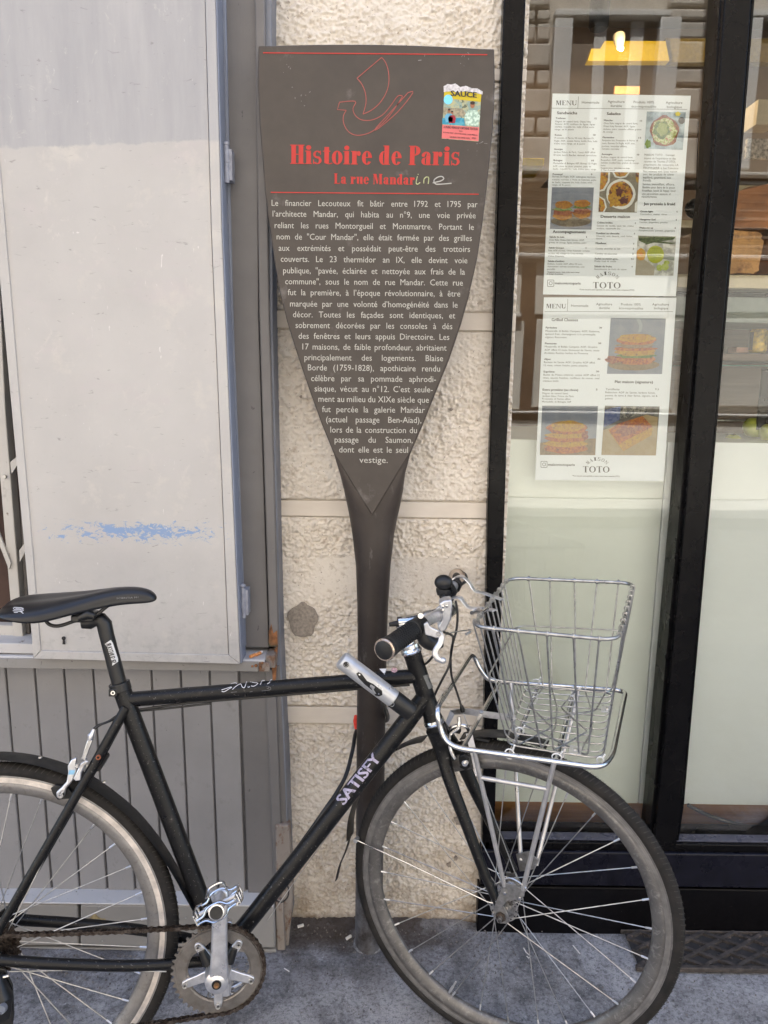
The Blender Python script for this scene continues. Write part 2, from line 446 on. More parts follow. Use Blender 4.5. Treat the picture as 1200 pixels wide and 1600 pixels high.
def m_asphalt():
    k = NB('asphalt')
    c = k.mix(k.ramp(k.noise(9, 8, .8), .40, .60), (.145, .145, .155), (.37, .37, .39))
    c = k.mix(k.ramp(k.noise(3.1, 6, .7, None, .8), .47, .60, 0, .75), c, (.46, .46, .49))
    c = k.mix(k.ramp(k.noise(110, 8, .85), .48, .60, 0, .7), c, (.050, .050, .056))
    c = k.mix(k.ramp(k.noise(200, 5, .8), .60, .66, 0, .85), c, (.55, .55, .59))
    c = k.mix(k.ramp(k.noise(22, 7, .8), .60, .66, 0, .7), c, (.060, .055, .055))
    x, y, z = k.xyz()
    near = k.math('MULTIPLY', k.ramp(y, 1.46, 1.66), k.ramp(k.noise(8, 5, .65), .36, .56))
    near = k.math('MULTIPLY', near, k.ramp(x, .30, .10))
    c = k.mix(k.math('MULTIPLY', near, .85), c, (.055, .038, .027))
    k.color(c)
    b = k.bump(k.noise(12, 5, .6), .35, .006)
    k.bump(k.noise(210, 7, .8), 1.0, .004, b)
    return k.set(.85, spec=.35)
M = {}
M['stucco'] = m_stucco(); M['plaster'] = m_smooth_plaster(); M['shutter'] = m_shutter(); M['asphalt'] = m_asphalt()
M['grey_board'] = m_paint('grey_board_paint', (.215, .21, .213), (.275, .268, .274))
M['grey_jamb'] = m_paint('grey_jamb_paint', (.125, .12, .12), (.165, .158, .158), chip=(.08, .06, .05), lo=.745, hi=.75)
M['grey_rail'] = m_paint('grey_rail_paint', (.20, .192, .185), (.26, .25, .24), chip=(.10, .085, .07), lo=.72, hi=.73)
M['blue_grey'] = m_paint('blue_grey_edge', (.19, .21, .27), (.24, .265, .33), wear=.3)  # bluer than the shutter face, for its side edge and the rebate strip
M['slate_side'] = m_paint('slate_return', (.145, .155, .19), (.185, .20, .235), wear=.35)  # bluer than the jamb front, for the return to the wall
M['pale_sill'] = m_paint('pale_sill_paint', (.42, .41, .415), (.50, .49, .49), chip=(.18, .15, .12), lo=.66, hi=.68)
M['white_wood'] = m_paint('white_window_paint', (.42, .40, .37), (.52, .50, .47), chip=(.20, .17, .14), lo=.66, hi=.69)
M['bare_wood'] = m_paint('bare_rotten_wood', (.17, .14, .12), (.27, .24, .215), chip=(.13, .065, .035), lo=.50, hi=.62, grain=(1, 1, .05), wear=.8)
M['rust_wood'] = simple('rusty_soft_wood', (.22, .095, .04), .9, var=.5, scale=60, bump=.8, dirt=(.03, .05, .03), dlo=.5, dhi=.6)
M['groove'] = simple('dark_gap', (.03, .028, .028), .9)
M['groove_paint'] = simple('grooved_paint', (.11, .107, .11), .8)
M['dark_room'] = simple('brown_blind', (.05, .026, .018), .8, var=.4, scale=8)
M['cement'] = simple('cement_patch', (.27, .235, .20), .95, var=.22, scale=150, bump=.6)
M['black_frame'] = simple('black_gloss_paint', (.0035, .0032, .0036), .25, spec=.13, var=.2, scale=20, bump=.03)
M['black_base'] = simple('black_scuffed_panel', (.0035, .0032, .004), .36, spec=.14, var=.3, scale=90, bump=.25, dirt=(.075, .07, .07), dscale=120, dlo=.68, dhi=.74)
M['navy_base'] = simple('navy_black_panel', (.006, .006, .011), .28, spec=.2, var=.3, scale=40, bump=.12, dirt=(.16, .16, .18), dscale=220, dlo=.74, dhi=.77)
M['hinge'] = simple('painted_iron', (.27, .28, .33), .5, var=.2)
M['steel'] = simple('worn_steel', (.55, .54, .52), .38, 1.0, var=.25, scale=120)
# glass: two thin faces, each mirrors a little and lets the rest through
def m_glass():
    m = bpy.data.materials.new('window_glass'); m.use_nodes = True; t = m.node_tree
    t.nodes.remove(t.nodes['Principled BSDF'])
    fr = t.nodes.new('ShaderNodeFresnel'); fr.inputs[0].default_value = 1.55
    tr = t.nodes.new('ShaderNodeBsdfTransparent'); tr.inputs[0].default_value = (.97, .985, .975, 1)
    gl = t.nodes.new('ShaderNodeBsdfGlossy'); gl.inputs['Roughness'].default_value = 0.0
    mx = t.nodes.new('ShaderNodeMixShader'); out = t.nodes['Material Output']
    tcn = t.nodes.new('ShaderNodeTexCoord'); nz = t.nodes.new('ShaderNodeTexNoise'); nz.inputs['Scale'].default_value = 1.6; nz.inputs['Detail'].default_value = 1
    bp = t.nodes.new('ShaderNodeBump'); bp.inputs['Strength'].default_value = .05; bp.inputs['Distance'].default_value = .02
    t.links.new(tcn.outputs['Object'], nz.inputs['Vector']); t.links.new(nz.outputs['Fac'], bp.inputs['Height']); t.links.new(bp.outputs[0], gl.inputs['Normal'])
    t.links.new(fr.outputs[0], mx.inputs[0]); t.links.new(tr.outputs[0], mx.inputs[1]); t.links.new(gl.outputs[0], mx.inputs[2]); t.links.new(mx.outputs[0], out.inputs[0])
    return m
M['glass'] = m_glass()

# ================================================================ ground
def grid_sheet(x0, x1, y0, y1, st, zf):
    nx = int((x1 - x0) / st); ny = int((y1 - y0) / st)
    xs = np.linspace(x0, x1, nx + 1); ys = np.linspace(y0, y1, ny + 1)
    X, Y = np.meshgrid(xs, ys); Z = zf(X, Y)
    vs = np.stack([X, Y, Z], -1).reshape(-1, 3)
    f = [(j * (nx + 1) + i, j * (nx + 1) + i + 1, (j + 1) * (nx + 1) + i + 1, (j + 1) * (nx + 1) + i) for j in range(ny) for i in range(nx)]
    return vs, f
def fast_mesh(name, vs, fs, mat, parent=None):
    me = bpy.data.meshes.new(name)
    org = np.array(root_of(parent).location) if parent is not None else np.zeros(3)
    me.from_pydata((np.asarray(vs) - org).tolist(), [], fs); me.shade_smooth(); me.materials.append(mat)
    return new_obj(name, me, parent)
def zside(X, Y):
    z = (vnoise(X * 3 + 5, Y * 3 + 5, 1) - .5) * .006 + (vnoise(X * 14 + 5, Y * 14 + 9, 2) - .5) * .003
    fil = np.clip((Y - 1.66) / .06, 0, 1) ** 2 * np.clip((.25 - X) / .05, 0, 1) * np.clip((X + .42) / .05, 0, 1)
    return z - .002 + fil * .012
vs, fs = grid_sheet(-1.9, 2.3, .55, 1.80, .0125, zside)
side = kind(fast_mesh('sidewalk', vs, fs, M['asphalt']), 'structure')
mb = MB(); mb.abox(-12, 14, -.35, .55, -.3, -.001); mb.abox(-12, -1.9, .55, 1.8, -.3, -.001); mb.abox(2.3, 14, .55, 1.8, -.3, -.001)
kind(obj('sidewalk_apron', mb, M['asphalt']), 'structure')
M['kerb'] = simple('granite_kerb', (.36, .35, .34), .7, var=.2, scale=180, bump=.3)
mb = MB()
for i in range(22): mb.abox(-11 + i * 1.1, -11 + i * 1.1 + 1.09, -.60, -.352, -.3, .0)
kind(obj('kerb', mb, M['kerb'], bevel=.012), 'structure')
mb = MB(); mb.sheet([(-60, -60, -.12), (60, -60, -.12), (60, 60, -.12), (-60, 60, -.12)])
M['road'] = simple('pale_road_setts', (.34, .325, .30), .8, var=.25, scale=9, bump=.2)
kind(obj('street', mb, M['road'], flip=False), 'structure')
YO = GLASS_Y - OPP
mb = MB(); mb.abox(-12, 14, YO, YO + 1.15, -.3, .0)
M['pale_pave'] = simple('pale_stone_paving', (.42, .40, .37), .8, var=.15, scale=7)
kind(obj('far_sidewalk', mb, M['pale_pave'], bevel=.01), 'structure')

# ================================================================ rendered stone pier between the shopfronts
PIER_Y = 1.72
pier = thing('stucco_pier', 'cream roughcast pier of rendered blocks between the grey woodwork and the black shop window', 'wall', (0, PIER_Y, 0))
zof = lambda y: P(600, y, PIER_Y).z
rows = [(1500, 1132), (1104, 809), (782, 516), (486, 126), (104, -260)]
X0p, X1p = -.30, .285
def relief(z0, z1, seed, rough=1.0, smooth_zone=None):
    st = .0019
    nx = int((X1p - X0p) / st); nz = int((z1 - z0) / st)
    xs = np.linspace(X0p, X1p, nx + 1); zs = np.linspace(z0, z1, nz + 1)
    X, Z = np.meshgrid(xs, zs)
    h = (vnoise(X * 185, Z * 210, seed) - .5) * .0042 + (vnoise(X * 85 + 9, Z * 130, seed + 1) - .5) * .0026 + (vnoise(X * 230, Z * 260, seed + 2) - .5) * .0040 - .0045 * np.abs(vnoise(X * 150 + 7, Z * 190 + 5, seed + 8) - .5)
    h += np.maximum(0, vnoise(X * 110 + 3, Z * 150 + 3, seed + 3) - .6) * .011
    amp = .35 + .9 * vnoise(X * 7 + 30, Z * 9 + 30, seed + 4)
    h = h * amp * rough * 1.3
    h += (vnoise(X * 4, Z * 4, seed + 5) - .5) * .006
    if smooth_zone is not None:
        w = smooth_zone(X, Z); h = h * (1 - .8 * w)
    e = np.minimum(Z - z0, z1 - Z) / .004
    e = np.clip(e, 0, 1)
    Y = PIER_Y + .004 - h - .0060 * (1 - (1 - e) ** 2)
    vs = np.stack([X, Y, Z], -1).reshape(-1, 3)
    f = [(j * (nx + 1) + i, j * (nx + 1) + i + 1, (j + 1) * (nx + 1) + i + 1, (j + 1) * (nx + 1) + i) for j in range(nz) for i in range(nx)]
    return vs, f
for i, (a, b) in enumerate(rows):
    z0, z1 = max(zof(a), -.02), zof(b)
    zf = None
    if i == 1:
        za, zb = zof(935), zof(866); xa, xb = P(488, 900, PIER_Y).x, P(745, 900, PIER_Y).x
        zf = lambda X, Z: np.clip((Z - za) / .01, 0, 1) * np.clip((zb - Z) / .01, 0, 1) * np.clip((X - xa) / .01, 0, 1) * np.clip((xb - X) / .01, 0, 1)
    if i == 2: zf = lambda X, Z: np.clip((X - .02) / .08, 0, 1) * np.clip((Z - zof(640)) / .08, 0, 1) * .6
    if i == 0: zf = lambda X, Z: np.clip((zof(1400) - Z) / .06, 0, 1) * .8 * (vnoise(X * 20, Z * 20, 77) > .35)
    vs, fs = relief(z0, z1, 20 + i * 7, smooth_zone=zf)
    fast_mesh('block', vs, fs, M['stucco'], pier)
for (a, b), (c, d) in zip(rows[:-1], rows[1:]):      # the smooth joint bands between the blocks
    z0, z1 = zof(b), zof(c); vs, fs = grid_sheet(X0p, X1p, 0, 1, .02, lambda X, Y: X * 0)
    mb = MB(); mb.abox(X0p, X1p, PIER_Y + .006, PIER_Y + .05, z0 - .003, z1 + .003); mb.abox(X0p, X1p, PIER_Y - .0036, PIER_Y + .01, z0 + .0022, z1 - .0022)
    obj('joint_band', mb, M['plaster'], pier, bevel=.0012)
mb = MB(); mb.abox(X0p, X1p, PIER_Y + .03, PIER_Y + .35, -.05, 2.35)
obj('core', mb, M['plaster'], pier)
mb = MB(); c = P(473, 970, PIER_Y - .0085); n = 26
mb.prism([(c.x + .035 * (1 + .10 * sin(3 * a) + .06 * sin(7 * a + 1)) * cos(a), c.y, c.z + .042 * (1 + .07 * sin(5 * a) + .05 * cos(8 * a)) * sin(a)) for a in [2 * pi * k / n for k in range(n)]], (0, .02, 0))
obj('cement_patch', mb, M['cement'], pier, bevel=.001)
for (px, py, r) in ((716, 1283, .009), (712, 1342, .004), (702, 1352, .005), (705, 640, .003), (470, 620, .0025)):
    mb = MB(); c = P(px, py, PIER_Y - .0075)
    mb.prism([(c.x + r * (1 + .4 * sin(3 * a + px)) * cos(a), c.y, c.z + r * 1.3 * (1 + .3 * sin(5 * a)) * sin(a)) for a in [2 * pi * k / 14 for k in range(14)]], (0, .01, 0))
    obj('chip', mb, M['cement'], pier)

# ================================================================ grey wooden shopfront
wf = thing('wooden_shopfront', 'old grey painted wooden shopfront with a pale shutter, sill and grooved boards', 'shopfront', (-.8, 1.64, 0))
def woodpx(name, pts, Df, Db, mat, parent=None, bevel=.0015):
    mb = MB(); pxprism(mb, pts, Df, Db); return obj(name, mb, mat, wf if parent is None else parent, bevel=bevel)
# boards under the sill
g0 = [-38 + 45.6 * i for i in range(10)]; g1 = [-4 + 43.2 * i for i in range(10)]
g0 = [x for x in g0]; tops = 1036; bots = 1404
for i in range(9):
    gap = 1.5
    a0, b0, a1, b1 = g0[i] + gap, g0[i + 1] - gap, g1[i] + gap, g1[i + 1] - gap
    D = 1.652 + (.0012 if i % 2 else -.0008)
    woodpx('board', [(a0, tops), (b0, tops), (b1, bots), (a1, bots)], D, D + .02, M['grey_board'], bevel=.0022)
woodpx('backing', [(-60, 1030), (425, 1030), (440, 1500), (-60, 1500)], 1.659, 1.70, M['groove_paint'], bevel=0)
# corner post under the sill, and above it the jamb and stile
woodpx('corner_post', [(375, 1040), (437, 1040), (444, 1200), (452, 1404), (388, 1404), (381, 1200)], 1.648, 1.66, M['grey_jamb'])
woodpx('corner_bead', [(414, 1046), (430, 1046), (443, 1390), (428, 1390)], 1.640, 1.650, M['grey_jamb'], bevel=.003)
woodpx('wall_return', [(424, -60), (426, 500), (438, 1000), (447, 1200), (455, 1440), (442, 1440), (436, 1200), (430, 1000), (418, 500), (412, -60)], 1.650, 1.735, M['slate_side'])
woodpx('jamb_board', [(348, -60), (400, -60), (404, 500), (420, 1012), (380, 1012), (362, 500)], 1.652, 1.70, M['grey_jamb'])
woodpx('stile', [(397, -60), (413, -60), (421, 500), (436, 1008), (421, 1008), (405, 500)], 1.640, 1.70, M['grey_jamb'], bevel=.003)
woodpx('rebate_strip', [(342, -60), (351, -60), (364, 500), (384, 1010), (375, 1010), (356, 500)], 1.644, 1.66, M['blue_grey'])
# sill
mb = MB()
a, b = P(-60, 1030, 1.605), P(412, 1049, 1.605)
zt, zb_ = P(390, 1030, 1.605).z, P(390, 1048, 1.605).z
x0, x1 = P(-60, 1035, 1.605).x, P(414, 1040, 1.605).x
mb.abox(x0, x1, 1.602, 1.70, zb_, zt)
sill = obj('sill', mb, M['pale_sill'], wf, bevel=.003)
mb = MB(); mb.abox(x0, x1 - .014, 1.598, 1.6015, zb_ + .001, zt - .0035)
obj('sill_front', mb, M['grey_rail'], wf, bevel=.001)
mb = MB()      # rotten sill end
mb.abox(x1 + .001, x1 + .022, 1.612, 1.66, zb_ + .004, zt + .006); mb.abox(x1 - .013, x1 + .012, 1.597, 1.6015, zb_ + .001, zt - .004)
obj('rotten_sill_end', mb, M['bare_wood'], wf, bevel=.004)
mb = MB()
for (px, py, w, h) in ((400, 1040, .008, .008), (407, 1043, .007, .009), (394, 1041, .005, .005), (410, 1036, .006, .006)):
    mb.ball(P(px, py, 1.597), .5, w, .006, h, 8, 5)
obj('rot_hole', mb, M['rust_wood'], wf)
mb = MB()
for (pts) in ([(420, 986), (424, 975), (427, 990), (433, 985), (434, 1010), (420, 1010)], [(424, 1034), (430, 1012), (434, 1010), (431, 1060), (427, 1070)]):
    pxprism(mb, pts, 1.6385, 1.642)
obj('splintered_wood', mb, M['rust_wood'], wf)
# plinth rails at the foot
woodpx('plinth_board', [(-60, 1412), (121, 1414), (123, 1478), (-60, 1478)], 1.606, 1.66, M['grey_rail'], bevel=.004)
woodpx('plinth_board', [(125.5, 1414), (428, 1416), (430, 1482), (125, 1479)], 1.604, 1.66, M['grey_rail'], bevel=.004)
woodpx('plinth_foot', [(-60, 1480), (431, 1484), (434, 1514), (426, 1523), (-60, 1520)], 1.610, 1.66, M['grey_rail'], bevel=.003)
mb = MB(); z = P(200, 1413, 1.606).z; mb.abox(P(-60, 1400, 1.6).x, P(427, 1400, 1.604).x, 1.603, 1.66, z, z + .004)
obj('plinth_ledge', mb, M['pale_sill'], wf, bevel=.0015)
woodpx('post_foot', [(430, 1290), (452, 1290), (458, 1400), (448, 1508), (441, 1516), (436, 1450), (431, 1400)], 1.632, 1.66, M['bare_wood'], bevel=.004)
woodpx('rotten_plank', [(430, 1404), (442, 1410), (446, 1490), (438, 1508), (432, 1484)], 1.618, 1.633, M['bare_wood'], bevel=.003)
for px, py in ((154, 1419), (385, 1444), (36, 1448), (290, 1434), (160, 1470), (330, 1426), (60, 1436)):
    mb = MB(); mb.lathe(P(px, py, 1.6045), (0, 1, 0), [(0, -.0006), (.0022, -.0006), (.0026, .001)], 8); obj('nail_head', mb, M['steel'], wf)
mb = MB(); c = P(150, 1440, 1.6035)
mb.prism([(c.x + .020 * (1 + .3 * sin(3 * a)) * cos(a), c.y, c.z + .016 * (1 + .35 * sin(4 * a + 1)) * sin(a)) for a in [2 * pi * k / 22 for k in range(22)]], (0, .001, 0))
M['ochre'] = simple('ochre_stain', (.24, .19, .10), .8, var=.35, scale=80)
obj('ochre_paint_patch', mb, M['ochre'], wf)
# window beyond the shutter
woodpx('window_stile', [(-40, 200), (-12, 200), (8, 640), (37, 1010), (22, 1010), (-9, 640), (-40, 300)], 1.66, 1.69, M['white_wood'])
woodpx('window_rail', [(-60, 975), (22, 978), (22, 1009), (-60, 1008)], 1.664, 1.69, M['white_wood'])
woodpx('grille_bar', [(-25, 790), (-20, 785), (17, 880), (14, 890)], 1.654, 1.659, M['white_wood'], bevel=0)
woodpx('grille_bar', [(30, 860), (41, 845), (43, 855), (31, 878)], 1.655, 1.659, M['white_wood'], bevel=0)
woodpx('grille_bar', [(16, 722), (28, 712), (30, 722), (18, 740)], 1.655, 1.659, M['white_wood'], bevel=0)
woodpx('grille_upright', [(5, 300), (9, 300), (47, 1008), (43, 1008)], 1.675, 1.682, simple('grille_iron', (.10, .09, .085), .6), bevel=0)
mb = MB(); mb.lathe(P(7, 745, 1.653), (0, 1, 0), [(0, -.002), (.004, -.002), (.005, .002)], 10); obj('grille_rivet', mb, M['steel'], wf)
woodpx('blind', [(-90, -60), (60, -60), (70, 1030), (-90, 1030)], 1.71, 1.75, M['dark_room'], bevel=0)
woodpx('weather_board', [(-60, 1004), (52, 1006), (56, 1022), (-60, 1019)], 1.612, 1.69, M['pale_sill'])
# shutter
sh = woodpx('shutter', [(-55, -80), (318, -80), (330, 360), (350, 840), (357, 1023), (64, 1016), (51, 855), (33, 650), (15, 430), (0, 258), (-55, -60)], 1.587, 1.612, M['shutter'], bevel=.001)
def shp(name, pts, Df=1.584, Db=1.6125, mat=None, bevel=.0012): return woodpx(name, pts, Df, Db, mat or M['shutter'], sh, bevel)
shp('shutter_stile', [(318.6, -80), (334, -80), (346, 360), (366, 840), (375, 1037), (357.6, 1023.5), (350.6, 840), (330.6, 360)])
shp('shutter_stile', [(-75, -80), (-55.5, -60), (-.5, 258), (14.4, 430), (32.4, 650), (50.4, 855), (63.4, 1016.3), (52, 1029), (40, 880), (19, 650), (0, 440), (-20, 240)])
shp('shutter_rail', [(63.8, 1016.8), (357.2, 1023.8), (374.6, 1037.6), (52.6, 1029.4)])
shp('shutter_edge', [(334.4, -80), (337, -80), (349, 360), (369, 840), (378, 1036), (375.4, 1037), (366.4, 840), (346.4, 360)], 1.586, 1.635, M['blue_grey'], .0015)
for (px, y0, y1) in ((353.5, 228, 286), (379.5, 918, 965)):
    mb = MB(); D = 1.612
    a, b = P(px, y0, D), P(px + 1.2, y1, D)
    mb.tube([a, a.lerp(b, .45), a.lerp(b, .46), a.lerp(b, .47), b], [.0052, .0052, .0042, .0052, .0052], 12)
    mb.ball(a + Vector((0, 0, .004)), .0068, 1, 1, .75, 12, 8)
    mb.box(a.lerp(b, .5) + Vector((.006, .014, 0)), (.0045, 0, 0), (0, .014, 0), (0, 0, (a - b).length * .42))
    obj('hinge', mb, M['hinge'], sh, bevel=0)
mb = MB(); c = P(99.5, 1000, 1.5835); mb.lathe(c + Vector((0, 0, .004)), (0, 1, 0), [(0, -.0006), (.0042, -.0006), (.0042, .001)], 16)
mb.prism([c + Vector(q) for q in ((-.0016, -.0006, .002), (.0016, -.0006, .002), (.0032, -.0006, -.010), (-.0032, -.0006, -.010))], (0, .0016, 0))
obj('keyhole', mb, M['groove'], sh)

# cigarette ends on the sill and the ground
M['filter'] = simple('orange_filter', (.62, .26, .09), .85, var=.2, scale=300)
M['paper'] = simple('cigarette_paper', (.72, .69, .66), .9)
def butt(label, p, d, L=.024, r=.0038, group='cigarette ends', fm_='filter'):
    d = Vector(d).normalized(); p = Vector(p)
    t = thing('cigarette_butt', label, 'cigarette end', p, group)
    mb = MB(); mb.tube([p, p + d * L * .68], r, 10); obj('filter', mb, M[fm_], t)
    mb = MB(); mb.tube([p + d * L * .68, p + d * L * .9, p + d * L], [r * 1.02, r, r * .7], 10); obj('paper_end', mb, M['paper'], t)
zs = zt + .0042
butt('orange cigarette end on the sill corner, nearer the shutter', PZ(391, 1026, zs), (.55, .8, 0))
butt('orange cigarette end on the sill corner, nearer the rotten wood', PZ(400, 1023, zs) , (.5, .85, 0), .022)
butt('pale trodden cigarette end at the foot of the cream pier', PZ(465, 1448, .012), (.9, .2, .15), .016, fm_='paper')
butt('pale cigarette end lying beside the post foot', PZ(541, 1467, .010), (.7, .5, .12), .015, fm_='paper')
def scrap(label, pts, z=.006, r=.0016):
    mb = MB(); mb.tube([PZ(x, y, z) for x, y in pts], r, 5, flat=((0, 0, 1), .0006, r)); o = obj('paper_scrap', mb, M['paper'], None, at=PZ(*pts[0], z)); tag(o, label, 'scrap', 'paper scraps')
mb = MB()
for i in range(1500):
    x, y = random.uniform(-1.0, 1.6), 1.70 - abs(random.gauss(0, .12)); r = random.uniform(.0006, .0022) * (1.3 if y > 1.62 else 1)
    if x > .42 and y > 1.55: continue
    if x < -.27: y -= .11
    mb.ball((x, y, .002), r, 1, 1.3, .7, 5, 3)
kind(obj('grit', mb, simple('grit', (.17, .15, .135), .9, var=.6, scale=60), smooth=0), 'stuff')
scrap('curled white paper scrap on the pavement behind the front hub', [(818, 1481), (822, 1488), (829, 1494), (826, 1497), (823, 1494)])
scrap('straight white paper scrap on the pavement below the black shop base', [(895, 1477), (901, 1484), (906, 1490)])
scrap('tiny white paper scrap at the foot of the grey plinth', [(444, 1513), (452, 1518)])

# ================================================================ shop window in its black frame
sw = thing('shop_window', 'black framed cafe window with two glass panes above a black base', 'shop window', (.7, 1.69, 0))
def shoppx(name, pts, Df, Db, mat, parent=None, bevel=.0015):
    mb = MB(); pxprism(mb, pts, Df, Db); return obj(name, mb, mat, sw if parent is None else parent, bevel=bevel)
FB = M['black_frame']
shoppx('frame_jamb', [(789, -60), (824, -60), (806, 400), (791.5, 700), (785, 915), (774, 1256), (770, 1330), (753, 1330), (757, 1100), (762, 800), (772, 490), (787, 0)], 1.69, 1.76, FB, bevel=.003)
shoppx('mullion', [(1136, -60), (1180, -60), (1153.5, 275), (1142, 380), (1106, 800), (1066, 1256), (1057, 1322), (1021, 1322), (1028, 1256), (1071, 800), (1104, 380), (1114, 275)], 1.684, 1.77, FB, bevel=.003)
shoppx('glazing_bead', [(1129, -60), (1136.6, -60), (1114.6, 275), (1104.6, 380), (1071.6, 800), (1028.6, 1256), (1022, 1322), (1013, 1322), (1020, 1256), (1062, 800), (1096, 380), (1108, 275)], 1.70, 1.765, FB, bevel=.002)
shoppx('glazing_bead', [(1105.4, 800), (1065.4, 1256), (1057, 1318), (1060, 1318), (1069, 1256), (1109, 800), (1145, 380), (1157, 275), (1184, -60), (1180, -60), (1153, 275), (1141.4, 380)], 1.70, 1.75, FB, bevel=.001)
def shopbar(name, y0, y1, D, depth, mat, bevel=.003, xa=750, xb=1420):
    z0, z1 = P(1000, y1, D).z, P(1000, y0, D).z
    mb = MB(); mb.abox(P(xa, y0, D).x, P(xb, y0, D).x, D, D + depth, z0, z1); return obj(name, mb, mat, sw, bevel=bevel)
shopbar('bottom_rail', 1318, 1331, 1.690, .09, FB, xa=757)
shopbar('base_panel', 1333, 1386, 1.681, .09, M['navy_base'], .004, xa=752)
shopbar('base_plinth', 1388, 1500, 1.688, .08, M['black_base'], .003, xa=748)
M['ledge'] = simple('blue_black_ledge', (.055, .058, .085), .3, var=.2)
zl = P(1000, 1318, 1.69).z
mb = MB(); mb.abox(.30, 1.9, 1.7, 1.7285, zl - .001, zl + .0035); obj('glazing_ledge', mb, M['ledge'], sw, bevel=.001)
XM = P(1090, 700, GLASS_Y).x
for a, b in ((.235, XM - .001), (XM + .001, 2.13)):
    mb = MB(); mb.abox(a, b, GLASS_Y - .003, GLASS_Y + .003, zl - .01, 2.6); obj('glass_pane', mb, M['glass'], sw, smooth=0)
mb = MB(); mb.abox(.19, 2.3, 1.69, 1.78, 2.34, 2.62); obj('head_rail', mb, FB, sw, bevel=.003)
mb = MB(); mb.abox(2.12, 2.3, 1.688, 1.78, 0, 2.34); obj('frame_jamb', mb, FB, sw, bevel=.003)
# ================================================================ shop interior
M['counter'] = simple('pale_green_board', (.84, .87, .82), .35, var=.03, scale=3)
M['counter_w'] = simple('pale_grey_board', (.84, .87, .88), .35, var=.03, scale=3)
def m_wood(name, a, b, rough=.45):
    k = NB(name)
    w = k.noise(7, 6, .6, (.35, 3, 9), 1.2)
    c = k.mix(k.ramp(w, .35, .65), a, b); c = k.mix(k.ramp(k.noise(40, 4, .6, (.2, 3, 8)), .6, .75, 0, .6), c, tuple(x * .4 for x in a))
    k.color(c); return k.set(rough, spec=.4)
M['oak'] = m_wood('oiled_oak', (.30, .135, .040), (.42, .20, .065))
M['brown_wood'] = m_wood('dark_brown_wood', (.085, .050, .030), (.13, .078, .048))
M['cream_shelf'] = simple('cream_shelf', (.60, .50, .33), .5, var=.05)
M['case_grey'] = simple('grey_green_metal', (.22, .25, .235), .45, var=.05)
M['crust'] = simple('bread_crust', (.58, .31, .12), .75, var=.35, scale=14, bump=.5, dirt=(.22, .09, .03), dscale=30, dlo=.5, dhi=.7)
M['crust_dark'] = simple('dark_bread_crust', (.30, .12, .045), .6, var=.35, scale=14, bump=.4)
M['apple'] = simple('green_apple', (.38, .42, .045), .3, var=.2, scale=30, dirt=(.50, .45, .12), dscale=20)
M['yellow'] = simple('yellow_paint', (.62, .42, .008), .6, var=.05)
M['inner_wall'] = simple('brown_inner_wall', (.30, .215, .155), .8, var=.15, scale=4)
M['ceil'] = simple('grey_ceiling', (.30, .28, .25), .8, var=.05)
def room(name, *a, mat='inner_wall'):
    mb = MB(); mb.abox(*a); return kind(obj(name, mb, M[mat]), 'structure')
room('cafe_back_wall', .10, 4.2, 4.4, 4.5, 0, 3.3)
room('cafe_partition', .10, .18, 1.80, 4.4, 0, 3.3)
room('cafe_partition', 4.2, 4.3, 1.80, 4.4, 0, 3.3)
room('cafe_ceiling', .10, 4.3, 2.01, 4.4, 3.2, 3.3, mat='ceil')
room('cafe_floor', .18, 4.2, 1.79, 4.4, -.05, -.004, mat='brown_wood')
ct = thing('serving_counter', 'pale green cafe counter front standing right behind the glass on an oak plinth', 'counter', (.9, 1.80, 0))
zc0, zc1 = P(900, 1254, 1.80).z, P(900, 688, 1.80).z
xs_ = P(1018, 1000, 1.80).x
for a, b, mm in ((.24, xs_ - .0012, 'counter'), (xs_ + .0012, 2.4, 'counter_w')):
    mb = MB(); mb.abox(a, b, 1.80, 1.82, zc0, zc1); obj('front_panel', mb, M[mm], ct, bevel=.001)
mb = MB(); mb.abox(.24, 2.4, 1.821, 2.30, zc1 - .03, zc1 - .001); obj('worktop', mb, M['counter_w'], ct)
mb = MB(); mb.abox(.24, 2.4, 1.86, 1.90, -.003, zc0 - .001); obj('plinth', mb, M['oak'], ct)
mb = MB(); mb.abox(.24, 2.4, 1.78, 1.859, -.003, P(1000, 1310, 1.79).z); obj('floor_strip', mb, M['oak'], ct)
mb = MB(); mb.tube(spline([P(1075, 1258, 1.795), P(1110, 1275, 1.79), P(1155, 1288, 1.785), P(1205, 1297, 1.785), P(1260, 1300, 1.79)]), .005, 8)
tag(obj('cable', mb, simple('grey_cable', (.06, .05, .045), .5), None, at=P(1150, 1290, 1.79)), 'dark cable hanging along the oak strip below the counter', 'cable')
# glazed display case on the counter
dc = thing('display_case', 'grey green glazed display case standing on the cafe counter', 'display case', (1.2, 1.95, zc1))
def inbox(name, xa, ya, xb, yb, D, dep, mat, parent, bevel=.002, sm=35):
    p, q = P(xa, ya, D), P(xb, yb, D); mb = MB(); mb.abox(p.x, q.x, D, D + dep, q.z, p.z); return obj(name, mb, mat, parent, bevel=bevel, smooth=sm)
inbox('top_board', 1060, 428, 1420, 454, 1.86, .34, M['cream_shelf'], dc)
inbox('case_header', 1056, 463, 1420, 508, 1.87, .33, M['case_grey'], dc)
inbox('case_gap', 1058, 455, 1420, 462, 1.89, .30, M['black_frame'], dc)
inbox('shelf', 1100, 552, 1420, 568, 1.92, .22, M['brown_wood'], dc)
inbox('glass_shelf', 1095, 571, 1420, 574, 1.87, .28, simple('green_glass_edge', (.05, .16, .12), .2), dc)
inbox('case_back', 1050, 508, 1420, 690, 2.12, .02, M['brown_wood'], dc)
inbox('case_post', 1192, 575, 1200, 672, 1.90, .008, M['black_frame'], dc)
